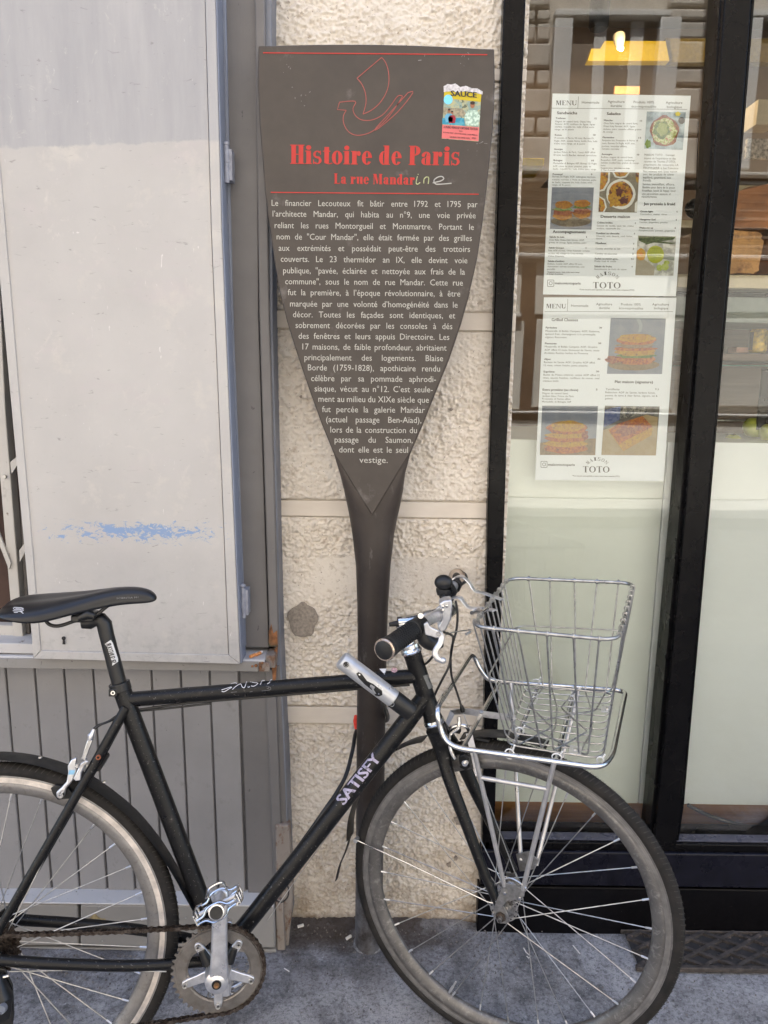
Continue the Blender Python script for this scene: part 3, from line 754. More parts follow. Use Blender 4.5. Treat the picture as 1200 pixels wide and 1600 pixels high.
inbox('case_rail', 1090, 655, 1170, 659, 1.98, .008, M['steel'], dc)
def loaf(label, px0, py0, px1, py1, D, dep, mat, skew=0):
    a, b = P(px0, py1, D), P(px1, py0, D); w = b.x - a.x; h = b.z - a.z; mb = MB(); n = 28; vs = []; rows_ = 9
    for j in range(rows_):
        t = j / (rows_ - 1); sc = .90 + .10 * sin(pi * t) if 0 < j < rows_ - 1 else .86
        for k in range(n):
            u = 2 * pi * k / n
            sx = abs(cos(u)) ** .45 * (1 if cos(u) > 0 else -1); sz = abs(sin(u)) ** .5 * (1 if sin(u) > 0 else -1)
            if sz < 0: sz = -abs(sin(u)) ** .25
            vs.append((a.x + w / 2 + sx * w / 2 * sc + .004 * sin(k * 2.3 + j), D + dep * t, a.z + h / 2 + (sz * h / 2 * (sc if sz > 0 else 1)) * (1 + .04 * sin(k * 1.7 + j * 2)) + skew * sx * (1 if sz > 0 else 0)))
    fs = [(j * n + k, j * n + (k + 1) % n, (j + 1) * n + (k + 1) % n, (j + 1) * n + k) for j in range(rows_ - 1) for k in range(n)] + [tuple(range(n))[::-1], tuple((rows_ - 1) * n + k for k in range(n))]
    mb.add(vs, fs); o = obj('bread_loaf', mb, mat, None, smooth=60, at=a); tag(o, label, 'bread'); return o
loaf('golden brown loaf on the cream shelf, the lower of the stacked loaves', 1120, 356, 1199, 427, 1.90, .20, M['crust'])
loaf('dark brown loaf on top of the golden loaf', 1128, 288, 1225, 356, 1.92, .20, M['crust_dark'], .018)
loaf('brown loaf on the cream shelf at the edge of the picture', 1203, 350, 1290, 427, 1.91, .20, M['crust_dark'])
def apple(label, px, py, r, D):
    c = P(px, py, D); t = thing('green_apple', label, 'apple', c, 'apples on the counter'); mb = MB(); prof = []
    for i in range(13):
        a = pi * i / 12; rr = sin(a) * (1 + .06 * cos(a)); prof.append((max(rr * r, 0), cos(a) * r * .9 - (.25 * r * math.exp(-(rr / .3) ** 2) if i < 6 else -.12 * r * math.exp(-(rr / .25) ** 2))))
    mb.lathe(c, (.15, .1, 1), prof, 20); obj('flesh', mb, M['apple'], t, smooth=70)
    mb = MB(); mb.tube([c + Vector((0, 0, r * .6)), c + Vector((.003, 0, r * 1.05))], .0015, 6); obj('stalk', mb, M['brown_wood'], t)
apple('whole green apple on the counter beside the black mullion', 1180, 668, .030, 1.93)
apple('green apple cut off by the right edge of the photograph', 1202, 676, .026, 1.90)
apple('small green apple mostly hidden behind the counter edge', 1145, 690, .022, 1.95)
t = thing('drinks_can', 'yellow and black drinks can on the shelf of the display case', 'can', P(1183, 549, 1.96))
c0, c1 = P(1183, 551, 1.96), P(1183, 514, 1.96); h = c1.z - c0.z
mb = MB(); mb.lathe(c0, (0, 0, 1), [(0, 0), (.018, 0), (.021, .004), (.021, h - .006), (.017, h), (0, h)], 24); obj('can_body', mb, simple('yellow_label', (.50, .33, .05), .35, .3, var=.5, scale=90), t)
mb = MB(); mb.lathe(c0, (0, 0, 1), [(.0213, .006), (.0213, h - .008)], 10, ref=(-1, .15, 0), a0=-.7, a1=.7); obj('can_label', mb, simple('dark_label', (.04, .03, .025), .4), t)
mb = MB(); mb.abox(P(1145, 551, 2.0).x, P(1165, 551, 2.0).x, 1.98, 2.03, P(1150, 551, 2.0).z, P(1150, 543, 2.0).z)
tag(obj('snack_box', mb, simple('pink_card', (.55, .28, .20), .7), None, at=P(1150, 551, 2.0)), 'small pink card box beside the drinks can', 'box')
# deeper in the cafe: shelves, a yellow band, lamps
inr = thing('wall_shelf', 'dark wooden wall shelf deep inside the cafe, the warm light on its edges put into board colours', 'shelf', P(1100, 300, 3.2))
for (xa, ya, xb, yb, D, m_) in ((860, 275, 1330, 281, 3.2, 'brown_wood'), (990, 343, 1098, 356, 3.2, 'cream_shelf'), (1120, 289, 1330, 300, 3.0, 'cream_shelf'), (780, 246, 850, 259, 3.2, 'yellow')):
    inbox('shelf_board', xa, ya, xb, yb, D, .2, M[m_], inr)  # cream and yellow boards stand in for edges catching warm light
mb = MB(); p = P(918, 95, 3.6); mb.prism([P(x, y, 3.6) for x, y in ((918, 95), (1046, 95), (1040, 64), (945, 64), (938, 76), (924, 76))], (0, .05, 0))
fb_ = MB(); fb_.prism([P(x, y, 3.64) for x, y in ((1040, 97), (1500, 97), (1500, 60), (1040, 60))], (0, .05, 0)); tag(obj('dimmed_fascia', fb_, simple('dimmed_yellow_paint', (.22, .15, .02), .6), None, at=P(1040, 95, 3.64)), 'right run of the yellow fascia, its weaker light put into a darker colour', 'fascia')  # rest of the yellow band, the lamp's fall-off put into a darker colour
tag(obj('yellow_fascia', mb, M['yellow'], None, at=p), 'short bright yellow fascia panel behind the lit spot lamp', 'fascia')
mb = MB(); p, q = P(960, 147, 3.5), P(1000, 135, 3.5); mb.abox(p.x, q.x, 3.5, 3.52, p.z, q.z)
tag(obj('orange_card', mb, simple('orange_card', (.6, .30, .12), .7), None, at=p), 'small orange card just above the upper menu sheet', 'card')
t = thing('spice_rack', 'hanging kitchen tools and patterned tile band by the yellow wall', 'rack', P(1180, 200, 3.0))
inbox('tile_band', 1168, 216, 1320, 250, 3.0, .02, simple('patterned_tile', (.35, .30, .25), .5, var=.8, scale=70), t)
inbox('white_box', 1185, 155, 1215, 195, 3.0, .1, M['cream_shelf'], t)
t = thing('ladle', 'dark ladle hanging from the shelf beside the mullion', 'ladle', P(1090, 250, 2.9))
mb = MB(); mb.tube([P(1091, 190, 2.9), P(1088, 310, 2.9)], .0016, 6); obj('handle', mb, M['black_frame'], t)
mb = MB(); mb.ball(P(1087, 326, 2.9), .04, 1, .4, .9, 14, 8); obj('bowl', mb, M['black_frame'], t)
t = thing('pendant_lamp', 'black cylindrical pendant lamp hanging behind the top of the left pane', 'lamp', P(937, 0, 2.6))
a, b = P(940, -300, 2.6), P(935, 46, 2.6)
mb = MB(); mb.lathe(b, (0, 0, 1), [(0, 0), (.026, 0), (.031, .008), (.031, .13), (.02, .15), (.003, .155), (.003, .5)], 24); obj('shade', mb, M['black_base'], t)
lp = P(968, 66, 3.3)
t = thing('spot_lamp', 'lit warm spot lamp in the cafe ceiling above the upper menu', 'lamp', lp)
mb = MB(); mb.lathe(lp, (0, -.5, -1), [(0, .03), (.012, .03), (.022, -.01), (.024, -.03), (0, -.032)], 20); obj('lamp_shade', mb, M['cream_shelf'], t)
mb = MB(); mb.ball(lp + Vector((0, -.03, -.035)), .009, 1, 1, 1, 12, 8); obj('bulb', mb, simple('hot_bulb', (1, .8, .5), .5, emit=(1, .74, .40), es=18), t)
ld = bpy.data.lights.new('spot_lamp_light', 'POINT'); ld.energy = 3; ld.color = (1, .80, .56); ld.shadow_soft_size = .03
lo = bpy.data.objects.new('lamp_light', ld); C.objects.link(lo); lo.parent = t; lo.location = (0, -.10, -.10)

# ================================================================ the two menu sheets on the glass
M['menu_paper'] = simple('menu_paper', (.86, .89, .94), .6, var=.02, scale=4)
M['ink'] = simple('black_ink', (.035, .033, .033), .7)
M['ink_soft'] = simple('grey_ink', (.05, .05, .05), .7)
YP = 1.7420
def flat(parent, name, mat, k): return lambda pts, conv: None
def menu(label, corners, sc, ox, oy, texts, pics):
    c0 = P(*corners[3], YP); m = thing('menu_sheet', label, 'menu', c0, 'menus taped inside the window')
    mb = MB(); mb.prism([P(x, y, YP) for x, y in corners], (0, .0012, 0)); obj('paper', mb, M['menu_paper'], m, bevel=0, smooth=0)
    g = lambda x, y: (x / sc + ox, y / sc + oy)
    pos = lambda x, y: P(*g(x, y), YP - .0006)
    layers = {}
    for s, x0, y0, x1, cap, b in texts:
        key = 'heading' if b else 'small_print'
        L = layers.setdefault(key, MB())
        y1 = y0 + .010 * (x1 - x0)
        if b == 2: fat_text(L, s, x0, y0, x1, y1, cap, pos, .17, .05, .10)
        elif b == 1: text(L, s, x0, y0, x1, y1, cap, pos, bold=.03)
        else: justified(L, s, x0, y0, x1, y1, cap, pos, squeeze=.95, maxgap=.5)
    for k_, L in layers.items(): obj(k_, L, M['ink'] if k_ == 'heading' else M['ink_soft'], m, smooth=0, flip=False)
    return m, g
def picture(m, g, name, quad, shapes, bgm):
    mb = MB(); mb.prism([P(*g(x, y), YP - .0006) for x, y in quad], (0, .0004, 0)); o = obj(name, mb, bgm, m, smooth=0)
    for i, (nm, mat, pts) in enumerate(shapes):
        mb = MB(); mb.sheet([P(*g(x, y), YP - .0009 - .0002 * i) for x, y in pts]); obj(nm, mb, mat, o, smooth=0, flip=False)
    return o
def blob(cx, cy, rx, ry, w=.05, n=26, f=5, tilt=0):
    out = []
    for k in range(n):
        a = 2 * pi * k / n; r = 1 + w * sin(f * a + cx) + w * .6 * sin((f + 3) * a + cy)
        x, y = rx * r * cos(a), ry * r * sin(a); out.append((cx + x * cos(tilt) - y * sin(tilt), cy + x * sin(tilt) + y * cos(tilt)))
    return out
FM = {}
def fm(n, a, b=None, s=260, dirt=None, lo=.5, hi=.6):
    if n not in FM:
        k = NB(n); sat = lambda q: tuple(max(.004, (sum(q) / 3 + (v - sum(q) / 3) * 1.5) * (.66 if sum(q) < 1.6 else 1.05)) for v in q)
        c = k.mix(k.ramp(k.noise(s, 3, .6), .42, .58), sat(a), sat(b or a))
        if dirt: c = k.mix(k.ramp(k.noise(s * .6, 4, .7), lo, hi), c, dirt)
        k.color(c); FM[n] = k.set(.5)
    return FM[n]
g_bg = fm('print_grey_blue', (.30, .32, .38), (.36, .38, .43), 30)
slate = fm('print_slate', (.16, .13, .10), (.28, .24, .18), 90)
bun = fm('print_bun', (.55, .30, .10), (.38, .18, .05), 200)
cheese = fm('print_cheese', (.62, .42, .13), (.50, .28, .07), 240, (.20, .08, .02), .58, .66)
greens = fm('print_greens', (.10, .17, .05), (.25, .32, .10), 300)
meat = fm('print_meat', (.24, .07, .05), (.42, .20, .12), 260)
crem = fm('print_custard', (.62, .42, .12), (.55, .25, .06), 200, (.10, .02, .01), .52, .58)
white_p = fm('print_white', (.70, .70, .68)); linen = fm('print_linen', (.28, .25, .20), (.34, .31, .26), 80)
toast = fm('print_toast', (.58, .26, .07), (.38, .12, .03), 200, (.12, .03, .01), .56, .64)
marble = fm('print_marble', (.62, .62, .60), (.50, .50, .48), 60)
juice = fm('print_juice', (.58, .60, .10), (.48, .52, .06), 90); orange = fm('print_orange', (.80, .36, .04), (.70, .46, .10), 220)
board = fm('print_board', (.34, .25, .15), (.24, .17, .10), 120); palm = fm('print_palm', (.05, .08, .03), (.12, .16, .07), 200)
salad = fm('print_salad', (.45, .50, .20), (.60, .62, .42), 320, (.45, .12, .08), .56, .60); blue_p = fm('print_blue', (.12, .15, .30), (.25, .28, .42), 150)
hdr = lambda dx, dy: []
t1 = [('MENU', 138, 164, 294, 34, 2), ('Homemade', 332, 152, 462, 18, 0), ('Agriculture', 526, 146, 652, 18, 0), ('durable', 547, 178, 632, 18, 0), ('Produits 100%', 720, 150, 874, 18, 0), ('éco-responsables', 704, 182, 890, 18, 0), ('Agriculture', 962, 154, 1086, 18, 0), ('biologique', 970, 186, 1082, 18, 0),
      ('Sandwichs', 146, 232, 296, 20, 1), ('Salades', 520, 238, 622, 20, 1), ('Desserts maison', 474, 1010, 692, 22, 1), ('Accompagnements', 114, 1123, 360, 20, 1), ('Jus pressés à froid', 796, 914, 1030, 20, 1),
      ('TOTO', 416, 1538, 622, 46, 2), ('maisontotoparis', 130, 1508, 322, 18, 1),
      ('Toulouse', 136, 268, 210, 12, 1), ('Magret de canard fumé, Ossau Iraty', 134, 292, 400, 12, 0), ('Fermier AOP, confiture de figues, figues', 132, 312, 430, 12, 0), ('séchées, roquette bio, huile d’olive extra', 130, 332, 424, 12, 0), ('vierge, sel & poivre', 128, 352, 270, 12, 0), ('12', 428, 270, 442, 12, 1),
      ('Rome', 130, 394, 180, 12, 1), ('Prosciutto di Parma 18 mois, Burrata Di', 128, 416, 420, 12, 0), ('Puglia AOP, tomate Roma, basilic frais, huile', 126, 438, 448, 12, 0), ('d’olive extra vierge, sel & poivre', 124, 458, 356, 12, 0), ('10', 418, 394, 434, 12, 1),
      ('Auvergne', 124, 500, 188, 12, 1), ('Jambon Prince de Paris, Cantal AOP affiné', 122, 522, 432, 12, 0), ('18 mois, beurre Bordier demi-sel, cornichons', 120, 544, 440, 12, 0), ('9', 412, 500, 420, 12, 1),
      ('Bologne', 120, 584, 186, 12, 1), ('Mortadelle di Bologne IGP, Burrata Di Puglia', 118, 606, 444, 12, 0), ('AOP, crème de citron, pistaches, pesto de', 116, 628, 400, 12, 0), ('basilic, roquette bio, huile d’olive extra vierge', 116, 648, 438, 12, 0), ('10', 404, 586, 422, 12, 1),
      ('Provençal', 114, 688, 186, 12, 1), ('Burrata Di Puglia AOP, aubergines marinées,', 112, 706, 436, 12, 0), ('tomates marinées à l’huile de Kalamata, pesto', 110, 728, 440, 12, 0), ('de basilic, roquette bio, huile d’olive extra', 108, 748, 410, 12, 0), ('vierge, sel & poivre', 106, 768, 246, 12, 0), ('9', 400, 690, 410, 12, 1),
      ('Manche', 498, 284, 562, 12, 1), ('Chou Kale, magret de canard fumé,', 496, 306, 752, 12, 0), ('Ossau Iraty Fermier AOP, figues', 494, 328, 730, 12, 0), ('séchées, poire, amandes effilées graines', 492, 350, 778, 12, 0), ('de courge', 490, 370, 564, 12, 0), ('11', 768, 288, 782, 12, 1),
      ('Florentine', 488, 412, 574, 12, 1), ('Roquette bio, Prosciutto di Parma 18', 486, 434, 752, 12, 0), ('mois, Burrata Di Puglia AOP, kiwi,', 484, 456, 732, 12, 0), ('pomme, amandes effilées,', 482, 478, 672, 12, 0), ('tomates marinées', 482, 498, 612, 12, 0), ('11', 758, 416, 774, 12, 1),
      ('Auvergne', 480, 538, 560, 12, 1), ('Endives, magret de canard fumé,', 478, 560, 714, 12, 0), ('Roquefort AOP, poire, cumberlegs,', 476, 582, 732, 12, 0), ('séchées (cranberries), graines de courge,', 474, 602, 762, 12, 0), ('noix', 474, 622, 510, 12, 0), ('10', 746, 542, 762, 12, 1), ('Vinaigrette maison : huile d’olive extra vierge', 474, 640, 690, 8, 1), ('& vinaigre de pomme', 474, 654, 580, 8, 1),
      ('MAISON TOTO - Concept', 802, 544, 1028, 15, 0), ('inspiré de l’expérience et des', 800, 570, 1036, 15, 0), ('recettes de Thomas (TOTO),', 798, 594, 1036, 15, 0), ('propriétaire des restaurants LA', 796, 618, 1056, 15, 0), ('FROMAGERIE à San Francisco.', 794, 642, 1058, 15, 0), ('Nos recettes sont faites maison', 792, 668, 1046, 15, 0), ('avec des produits de saison', 791, 690, 1020, 15, 0), ('équilibré, gourmand, eco', 790, 714, 1000, 15, 0), ('friendly.', 790, 736, 854, 15, 0), ('Service bienveillant, efficace,', 788, 764, 1028, 15, 0), ('flexible pour faire de la pause', 786, 788, 1030, 15, 0), ('breakfast, lunch & happy hour', 784, 812, 1036, 15, 0), ('une parenthèse joyeuse et', 782, 836, 1000, 15, 0), ('réconfortante.', 780, 858, 896, 15, 0),
      ('Green light', 770, 968, 866, 13, 1), ('Concombre, ananas, citron', 768, 988, 970, 12, 0), ('5', 1042, 970, 1050, 12, 1), ('Hangover fuel', 766, 1028, 884, 13, 1), ('Carotte, gingembre, pomme', 764, 1048, 974, 12, 0), ('6', 1036, 1030, 1044, 12, 1), ('Wake me up', 762, 1090, 866, 13, 1), ('Pamplemousse, pomme, gingembre', 760, 1110, 1030, 12, 0), ('6', 1028, 1092, 1036, 12, 1),
      ('Crème brûlée', 446, 1052, 562, 13, 1), ('Gousse de vanille, oeuf, lait, crème', 444, 1074, 720, 12, 0), ('entière, cassonade bio', 444, 1094, 620, 12, 0), ('4', 728, 1056, 736, 12, 1), ('Fondant au chocolat', 442, 1132, 614, 13, 1), ('Chocolat noir, beurre, oeuf, farine,', 440, 1152, 712, 12, 0), ('sucre', 440, 1170, 484, 12, 0), ('4', 722, 1134, 730, 12, 1), ('Moelleux', 436, 1206, 516, 13, 1), ('4', 716, 1210, 724, 12, 1), ('Cookie chocolat au lait', 434, 1246, 620, 12, 0), ('3', 714, 1248, 722, 12, 1), ('Cookie tri-chocolat', 432, 1284, 596, 12, 0), ('3', 710, 1286, 718, 12, 1), ('Parfait au yaourt grec,', 430, 1322, 604, 13, 1), ('Fruits frais & coulis', 428, 1340, 588, 12, 0), ('4,5', 700, 1324, 720, 12, 1), ('Salade de fruits', 426, 1380, 556, 13, 1), ('Assortiments de fruits de saison', 424, 1400, 666, 12, 0), ('4', 704, 1382, 712, 12, 1),
      ('Salade de kale', 90, 1158, 200, 12, 1), ('Chou Kale, Ossau Iraty fermier AOP,', 86, 1180, 350, 12, 0), ('graines de courge, figues séchées, poire', 84, 1200, 366, 12, 0), ('4', 362, 1160, 370, 12, 1), ('Salade Grecque', 84, 1240, 198, 12, 1), ('Feta AOP (Crète), Olives Kalamata, tomates', 82, 1260, 390, 12, 0), ('séchées, AIL d’argan de Crète & Huile', 80, 1282, 342, 12, 0), ('d’olive Kalamata', 78, 1302, 198, 12, 0), ('4', 358, 1242, 366, 12, 1), ('Salade d’endives', 78, 1340, 200, 12, 1), ('Endives, Comté AOP affiné 18 mois,', 76, 1360, 336, 12, 0), ('Assortiment séchées (cranberries), noix', 74, 1380, 352, 12, 0), ('persillé', 72, 1400, 130, 12, 0), ('Vinaigrette maison : huile d’olive extra vierge', 72, 1420, 314, 8, 1), ('& vinaigre de pomme', 70, 1434, 190, 8, 1),
      ('*Tous nos prix sont exprimés en euros, toutes taxes comprises (TTC)', 314, 1552, 724, 9, 1)]
def arc_word(m, g, cx, cy, r, a0, a1, cap, s='MAISON'):
    mb = MB()
    for i, ch in enumerate(s):
        a = radians(a0 + (a1 - a0) * (i + .5) / len(s)); w = abs(radians(a1 - a0)) / len(s) * r * .40
        px, py = cx + r * cos(a), cy - r * sin(a); tx, ty = sin(a), cos(a); nx, ny = cos(a), -sin(a)
        parts, adv = fat(ch, .15, .06); o_ = P(*g(px - tx * w, py - ty * w), YP - .0006); e_ = P(*g(px + tx * w, py + ty * w), YP - .0006)
        u = (e_ - o_) / adv; up = P(*g(px + nx * cap, py + ny * cap), YP - .0006) - P(*g(px, py), YP - .0006)
        for j, (pv, pf) in enumerate(parts): mb.add([o_ + u * q[0] + up * q[1] + Vector((0, -6e-5 * j, 0)) for q in pv], pf)
    obj('arched_heading', mb, M['ink'], m, smooth=0, flip=False)
def insta(m, g, x, y, s):
    mb = MB(); pos = lambda a, b: P(*g(a, b), YP - .0006)
    mb.tube(round_path([pos(x - s, y - s), pos(x + s, y - s), pos(x + s, y + s), pos(x - s, y + s)], .0018, closed=True), .0004, 4, closed=True, flat=((0, 1, 0), .0002, .00045))
    mb.tube([pos(x + s * .5 * cos(a), y + s * .5 * sin(a)) for a in [2 * pi * k / 16 for k in range(16)]], .0004, 4, closed=True, flat=((0, 1, 0), .0002, .00045))
    mb.box(pos(x + s * .55, y - s * .55), (.0004, 0, 0), (0, .0002, 0), (0, 0, .0004)); obj('camera_icon', mb, M['ink'], m, smooth=0)
def rule(m, g, pts, w=.0003):
    mb = MB(); q = [P(*g(*p), YP - .0006) for p in pts]
    mb.tube(q, w, 4, flat=((0, 1, 0), .0002, w)); obj('rule', mb, M['ink_soft'], m, smooth=0)
m1, g1_ = menu('upper menu sheet with sandwiches, salads and a round crème brûlée picture', [(863.5, 146), (1079.5, 149.5), (1056, 463), (848.5, 460)], 4.8, 840, 130, t1, None)
rule(m1, g1_, [(104, 187), (1122, 196)]); rule(m1, g1_, [(306, 100), (302, 186)])
arc_word(m1, g1_, 524, 1530, 92, 142, 38, 26); insta(m1, g1_, 98, 1500, 24)
picture(m1, g1_, 'salad_picture', [(820, 212), (1112, 218), (1088, 500), (800, 490)], [('bowl', meat, blob(952, 360, 108, 116)), ('greens', salad, blob(950, 360, 92, 98)), ('lettuce', greens, blob(930, 350, 62, 66, .1)), ('slices', fm('print_avocado', (.55, .58, .30), (.40, .46, .18), 300), blob(935, 345, 40, 48, .12)), ('lime', fm('print_lime', (.20, .32, .05)), blob(828, 455, 22, 32, .12)), ('cup', fm('print_dark', (.12, .12, .12)), blob(1080, 280, 24, 26, .02)), ('lemon', fm('print_lemon', (.75, .65, .25)), blob(1052, 230, 20, 16, .1))], fm('print_pale_blue', (.42, .48, .54), (.50, .56, .60), 40))
picture(m1, g1_, 'sandwich_picture', [(108, 780), (422, 782), (404, 1098), (92, 1092)], [('plate', slate, blob(250, 1035, 150, 42, .01)), ('bread', bun, blob(188, 990, 72, 38, .05)), ('bread', bun, blob(332, 975, 66, 40, .05)), ('filling', meat, blob(190, 970, 74, 22, .1)), ('filling', meat, blob(334, 960, 66, 22, .1)), ('lettuce', greens, blob(188, 945, 74, 14, .12)), ('lettuce', greens, blob(334, 928, 66, 12, .12)), ('bun_top', bun, blob(196, 912, 66, 30, .04)), ('bun_top', bun, blob(334, 902, 62, 28, .04))], g_bg)
sh_ = [('dish', white_p, blob(624, 832, 110, 114, .01)), ('custard', crem, blob(624, 830, 90, 94, .02)), ('spooned', cheese, blob(575, 870, 46, 58, .15)), ('scorch', fm('print_scorch', (.10, .02, .015)), blob(612, 815, 24, 36, .2)), ('scorch', fm('print_scorch', (.10, .02, .015)), blob(645, 880, 34, 26, .2))]
picture(m1, g1_, 'dessert_picture', [(474, 664), (762, 670), (744, 970), (456, 966)], [('dish', white_p, [(474, 668), (544, 668), (540, 740), (500, 806), (466, 812)]), ('custard', crem, [(474, 670), (530, 670), (526, 735), (490, 795), (467, 800)]), ('dish', white_p, [(560, 668), (690, 670), (665, 705), (620, 715), (580, 705)]), ('custard', crem, [(574, 668), (680, 670), (655, 695), (620, 702), (590, 695)]), ('dish', white_p, [(462, 845), (505, 870), (520, 930), (500, 966), (458, 966)]), ('custard', crem, [(463, 855), (495, 878), (508, 930), (490, 964), (459, 964)]), ('custard', crem, [(735, 672), (760, 672), (756, 750), (738, 735)]), ('dish', white_p, [(748, 880), (744, 966), (728, 965), (730, 900)])] + sh_, linen)
picture(m1, g1_, 'juice_picture', [(752, 1142), (1040, 1148), (1018, 1444), (732, 1440)], [('board', fm('print_pale_board', (.55, .50, .42), (.48, .44, .36), 60), [(742, 1280), (880, 1380), (870, 1442), (733, 1440)]), ('leaf', palm, [(756, 1146), (1036, 1152), (1020, 1172), (900, 1190), (800, 1200), (758, 1180)]), ('leaf', palm, [(800, 1190), (850, 1176), (1034, 1200), (1000, 1206), (870, 1195), (812, 1212)]), ('leaf_shadow', fm('print_leafshade', (.30, .32, .28)), [(940, 1280), (1026, 1300), (1024, 1330), (930, 1316)]), ('orange_half', orange, blob(776, 1284, 34, 46, .03)), ('glass', juice, blob(884, 1284, 64, 66, .01)), ('juice', fm('print_juice2', (.50, .54, .05), (.42, .47, .04), 200), blob(886, 1270, 52, 44, .01)), ('cucumber', fm('print_cuke', (.60, .66, .30), (.40, .48, .10), 100), blob(956, 1378, 28, 26, .04)), ('cucumber', fm('print_cuke', (.6, .6, .3)), blob(914, 1384, 22, 24, .04)), ('cucumber', fm('print_cuke', (.6, .6, .3)), blob(968, 1346, 22, 16, .04))], marble)
t2 = [('MENU', 118, 158, 272, 34, 2), ('Homemade', 312, 146, 446, 18, 0), ('Agriculture', 508, 134, 632, 18, 0), ('durable', 530, 164, 614, 18, 0), ('Produits 100%', 702, 136, 856, 18, 0), ('éco-responsables', 686, 166, 874, 18, 0), ('Agriculture', 946, 136, 1076, 18, 0), ('biologique', 960, 166, 1070, 18, 0),
      ('Grilled Cheeses', 160, 258, 364, 22, 1), ('Pyrénées', 114, 316, 200, 14, 1), ('30', 532, 316, 552, 12, 1), ('Mozzarella di Bufala Campana AOP, Etalienne,', 112, 342, 536, 14, 0), ('épinard frais, champignons à la provençale,', 110, 366, 504, 14, 0), ('oignons Roscovane', 110, 390, 276, 14, 0),
      ('Piemonte', 108, 440, 198, 14, 1), ('30', 524, 438, 546, 12, 1), ('Mozzarella di Bufala Campana AOP, Gruyère', 106, 464, 516, 14, 0), ('AOP affiné 12 mois, Emmental de Savoie, sauce', 104, 490, 532, 14, 0), ('Arrabiata Rustica, herbes de Provence', 102, 514, 444, 14, 0),
      ('Alpes', 102, 562, 152, 14, 1), ('32', 518, 560, 540, 12, 1), ('Raclette de Savoie AOP, Gruyère AOP affiné', 100, 586, 498, 14, 0), ('12 mois, crème fraîche, pesto pistache', 98, 610, 440, 14, 0),
      ('Suprême', 96, 660, 182, 14, 1), ('30', 508, 658, 530, 12, 1), ('Buche du Poitou (chèvre), comté AOP affiné 12', 96, 684, 534, 14, 0), ('mois, sauces fraîches, confiture de mures, miel', 94, 708, 532, 14, 0), ('crémeux, basilic', 92, 732, 214, 14, 0),
      ('Extra protéine (au choix)', 90, 802, 366, 16, 1), ('3', 506, 800, 516, 14, 1), ('Magret de canard fumé', 88, 828, 286, 13, 0), ('Jambon blanc Prince de Paris', 88, 850, 332, 13, 0), ('Prosciutto di Parme affiné', 86, 872, 306, 13, 0), ('Mortadelle di Bologna IGP', 84, 894, 312, 13, 0),
      ('Plat maison (signature)', 654, 742, 950, 20, 1), ('Tartiflette', 582, 798, 690, 15, 0), ('9,5', 968, 798, 998, 14, 0), ('Reblochon AOP de Savoie, lardons fumés,', 580, 822, 970, 14, 0), ('pomme de terre à chair ferme, oignons, sel &', 578, 846, 986, 14, 0), ('poivre', 578, 870, 636, 14, 0),
      ('maisontotoparis', 132, 1388, 340, 18, 1), ('TOTO', 404, 1440, 612, 48, 2), ('*Tous nos prix sont exprimés en euros, toutes taxes comprises (TTC)', 322, 1472, 690, 9, 1)]
m2, g2_ = menu('lower menu sheet with grilled cheeses and three toasted sandwich pictures', [(850, 464.5), (1057, 465), (1037, 752), (836, 750)], 5.0, 830, 450, t2, None)
rule(m2, g2_, [(104, 184), (1108, 184)]); rule(m2, g2_, [(286, 86), (282, 182)])
arc_word(m2, g2_, 515, 1440, 92, 142, 38, 26); insta(m2, g2_, 100, 1378, 24)
picture(m2, g2_, 'grilled_cheese_picture', [(622, 234), (1052, 240), (1022, 672), (592, 670)], [('board', board, blob(800, 600, 200, 44, .01)), ('sauce', meat, blob(640, 560, 60, 30, .1)), ('bread', toast, blob(820, 560, 150, 42, .04)), ('filling', greens, blob(820, 530, 150, 20, .1)), ('bread', cheese, blob(815, 500, 160, 32, .06)), ('bread', toast, blob(812, 475, 170, 18, .06)), ('filling', fm('print_mushroom', (.28, .20, .14), (.45, .36, .26), 300), blob(815, 448, 145, 24, .1)), ('bread', toast, blob(820, 412, 155, 34, .05)), ('crust_top', cheese, blob(824, 392, 145, 34, .05)), ('steam', fm('print_steam', (.50, .52, .56)), [(820, 240), (850, 240), (870, 290), (860, 340), (835, 345), (845, 295)])], g_bg)
picture(m2, g2_, 'toast_picture', [(86, 920), (522, 922), (500, 1306), (68, 1304)], [('board', board, [(70, 1210), (240, 1180), (504, 1176), (500, 1306), (68, 1304)]), ('bread', toast, blob(270, 1250, 170, 44, .04)), ('bread', cheese, blob(270, 1215, 172, 28, .05)), ('bread', toast, blob(275, 1175, 165, 30, .05)), ('bread', cheese, blob(275, 1150, 165, 26, .05)), ('filling', meat, blob(420, 1150, 26, 40, .15)), ('crust', toast, blob(280, 1095, 160, 50, .04)), ('crust_top', cheese, blob(285, 1080, 130, 44, .05))], g_bg)
picture(m2, g2_, 'tartiflette_picture', [(576, 920), (1004, 926), (974, 1308), (548, 1304)], [('table', fm('print_table', (.52, .42, .28), (.46, .36, .22), 60), [(562, 1110), (900, 990), (990, 1010), (974, 1308), (548, 1304)]), ('books', blue_p, [(577, 950), (700, 925), (690, 1030), (566, 1090)]), ('bottles', fm('print_bottles', (.05, .05, .05), (.40, .38, .34), 160), [(702, 926), (905, 926), (900, 985), (694, 1025)]), ('base', cheese, [(604, 1120), (700, 1250), (720, 1275), (940, 1150), (950, 1090), (870, 1110), (700, 1180)]), ('crust', toast, [(604, 1110), (680, 1060), (870, 1000), (950, 1085), (860, 1130), (720, 1200), (690, 1225)]), ('glaze', meat, blob(770, 1095, 110, 48, .14, tilt=-.35)), ('glaze', toast, blob(810, 1060, 60, 24, .14, tilt=-.35))], fm('print_dark2', (.10, .09, .08), (.2, .19, .17), 60))

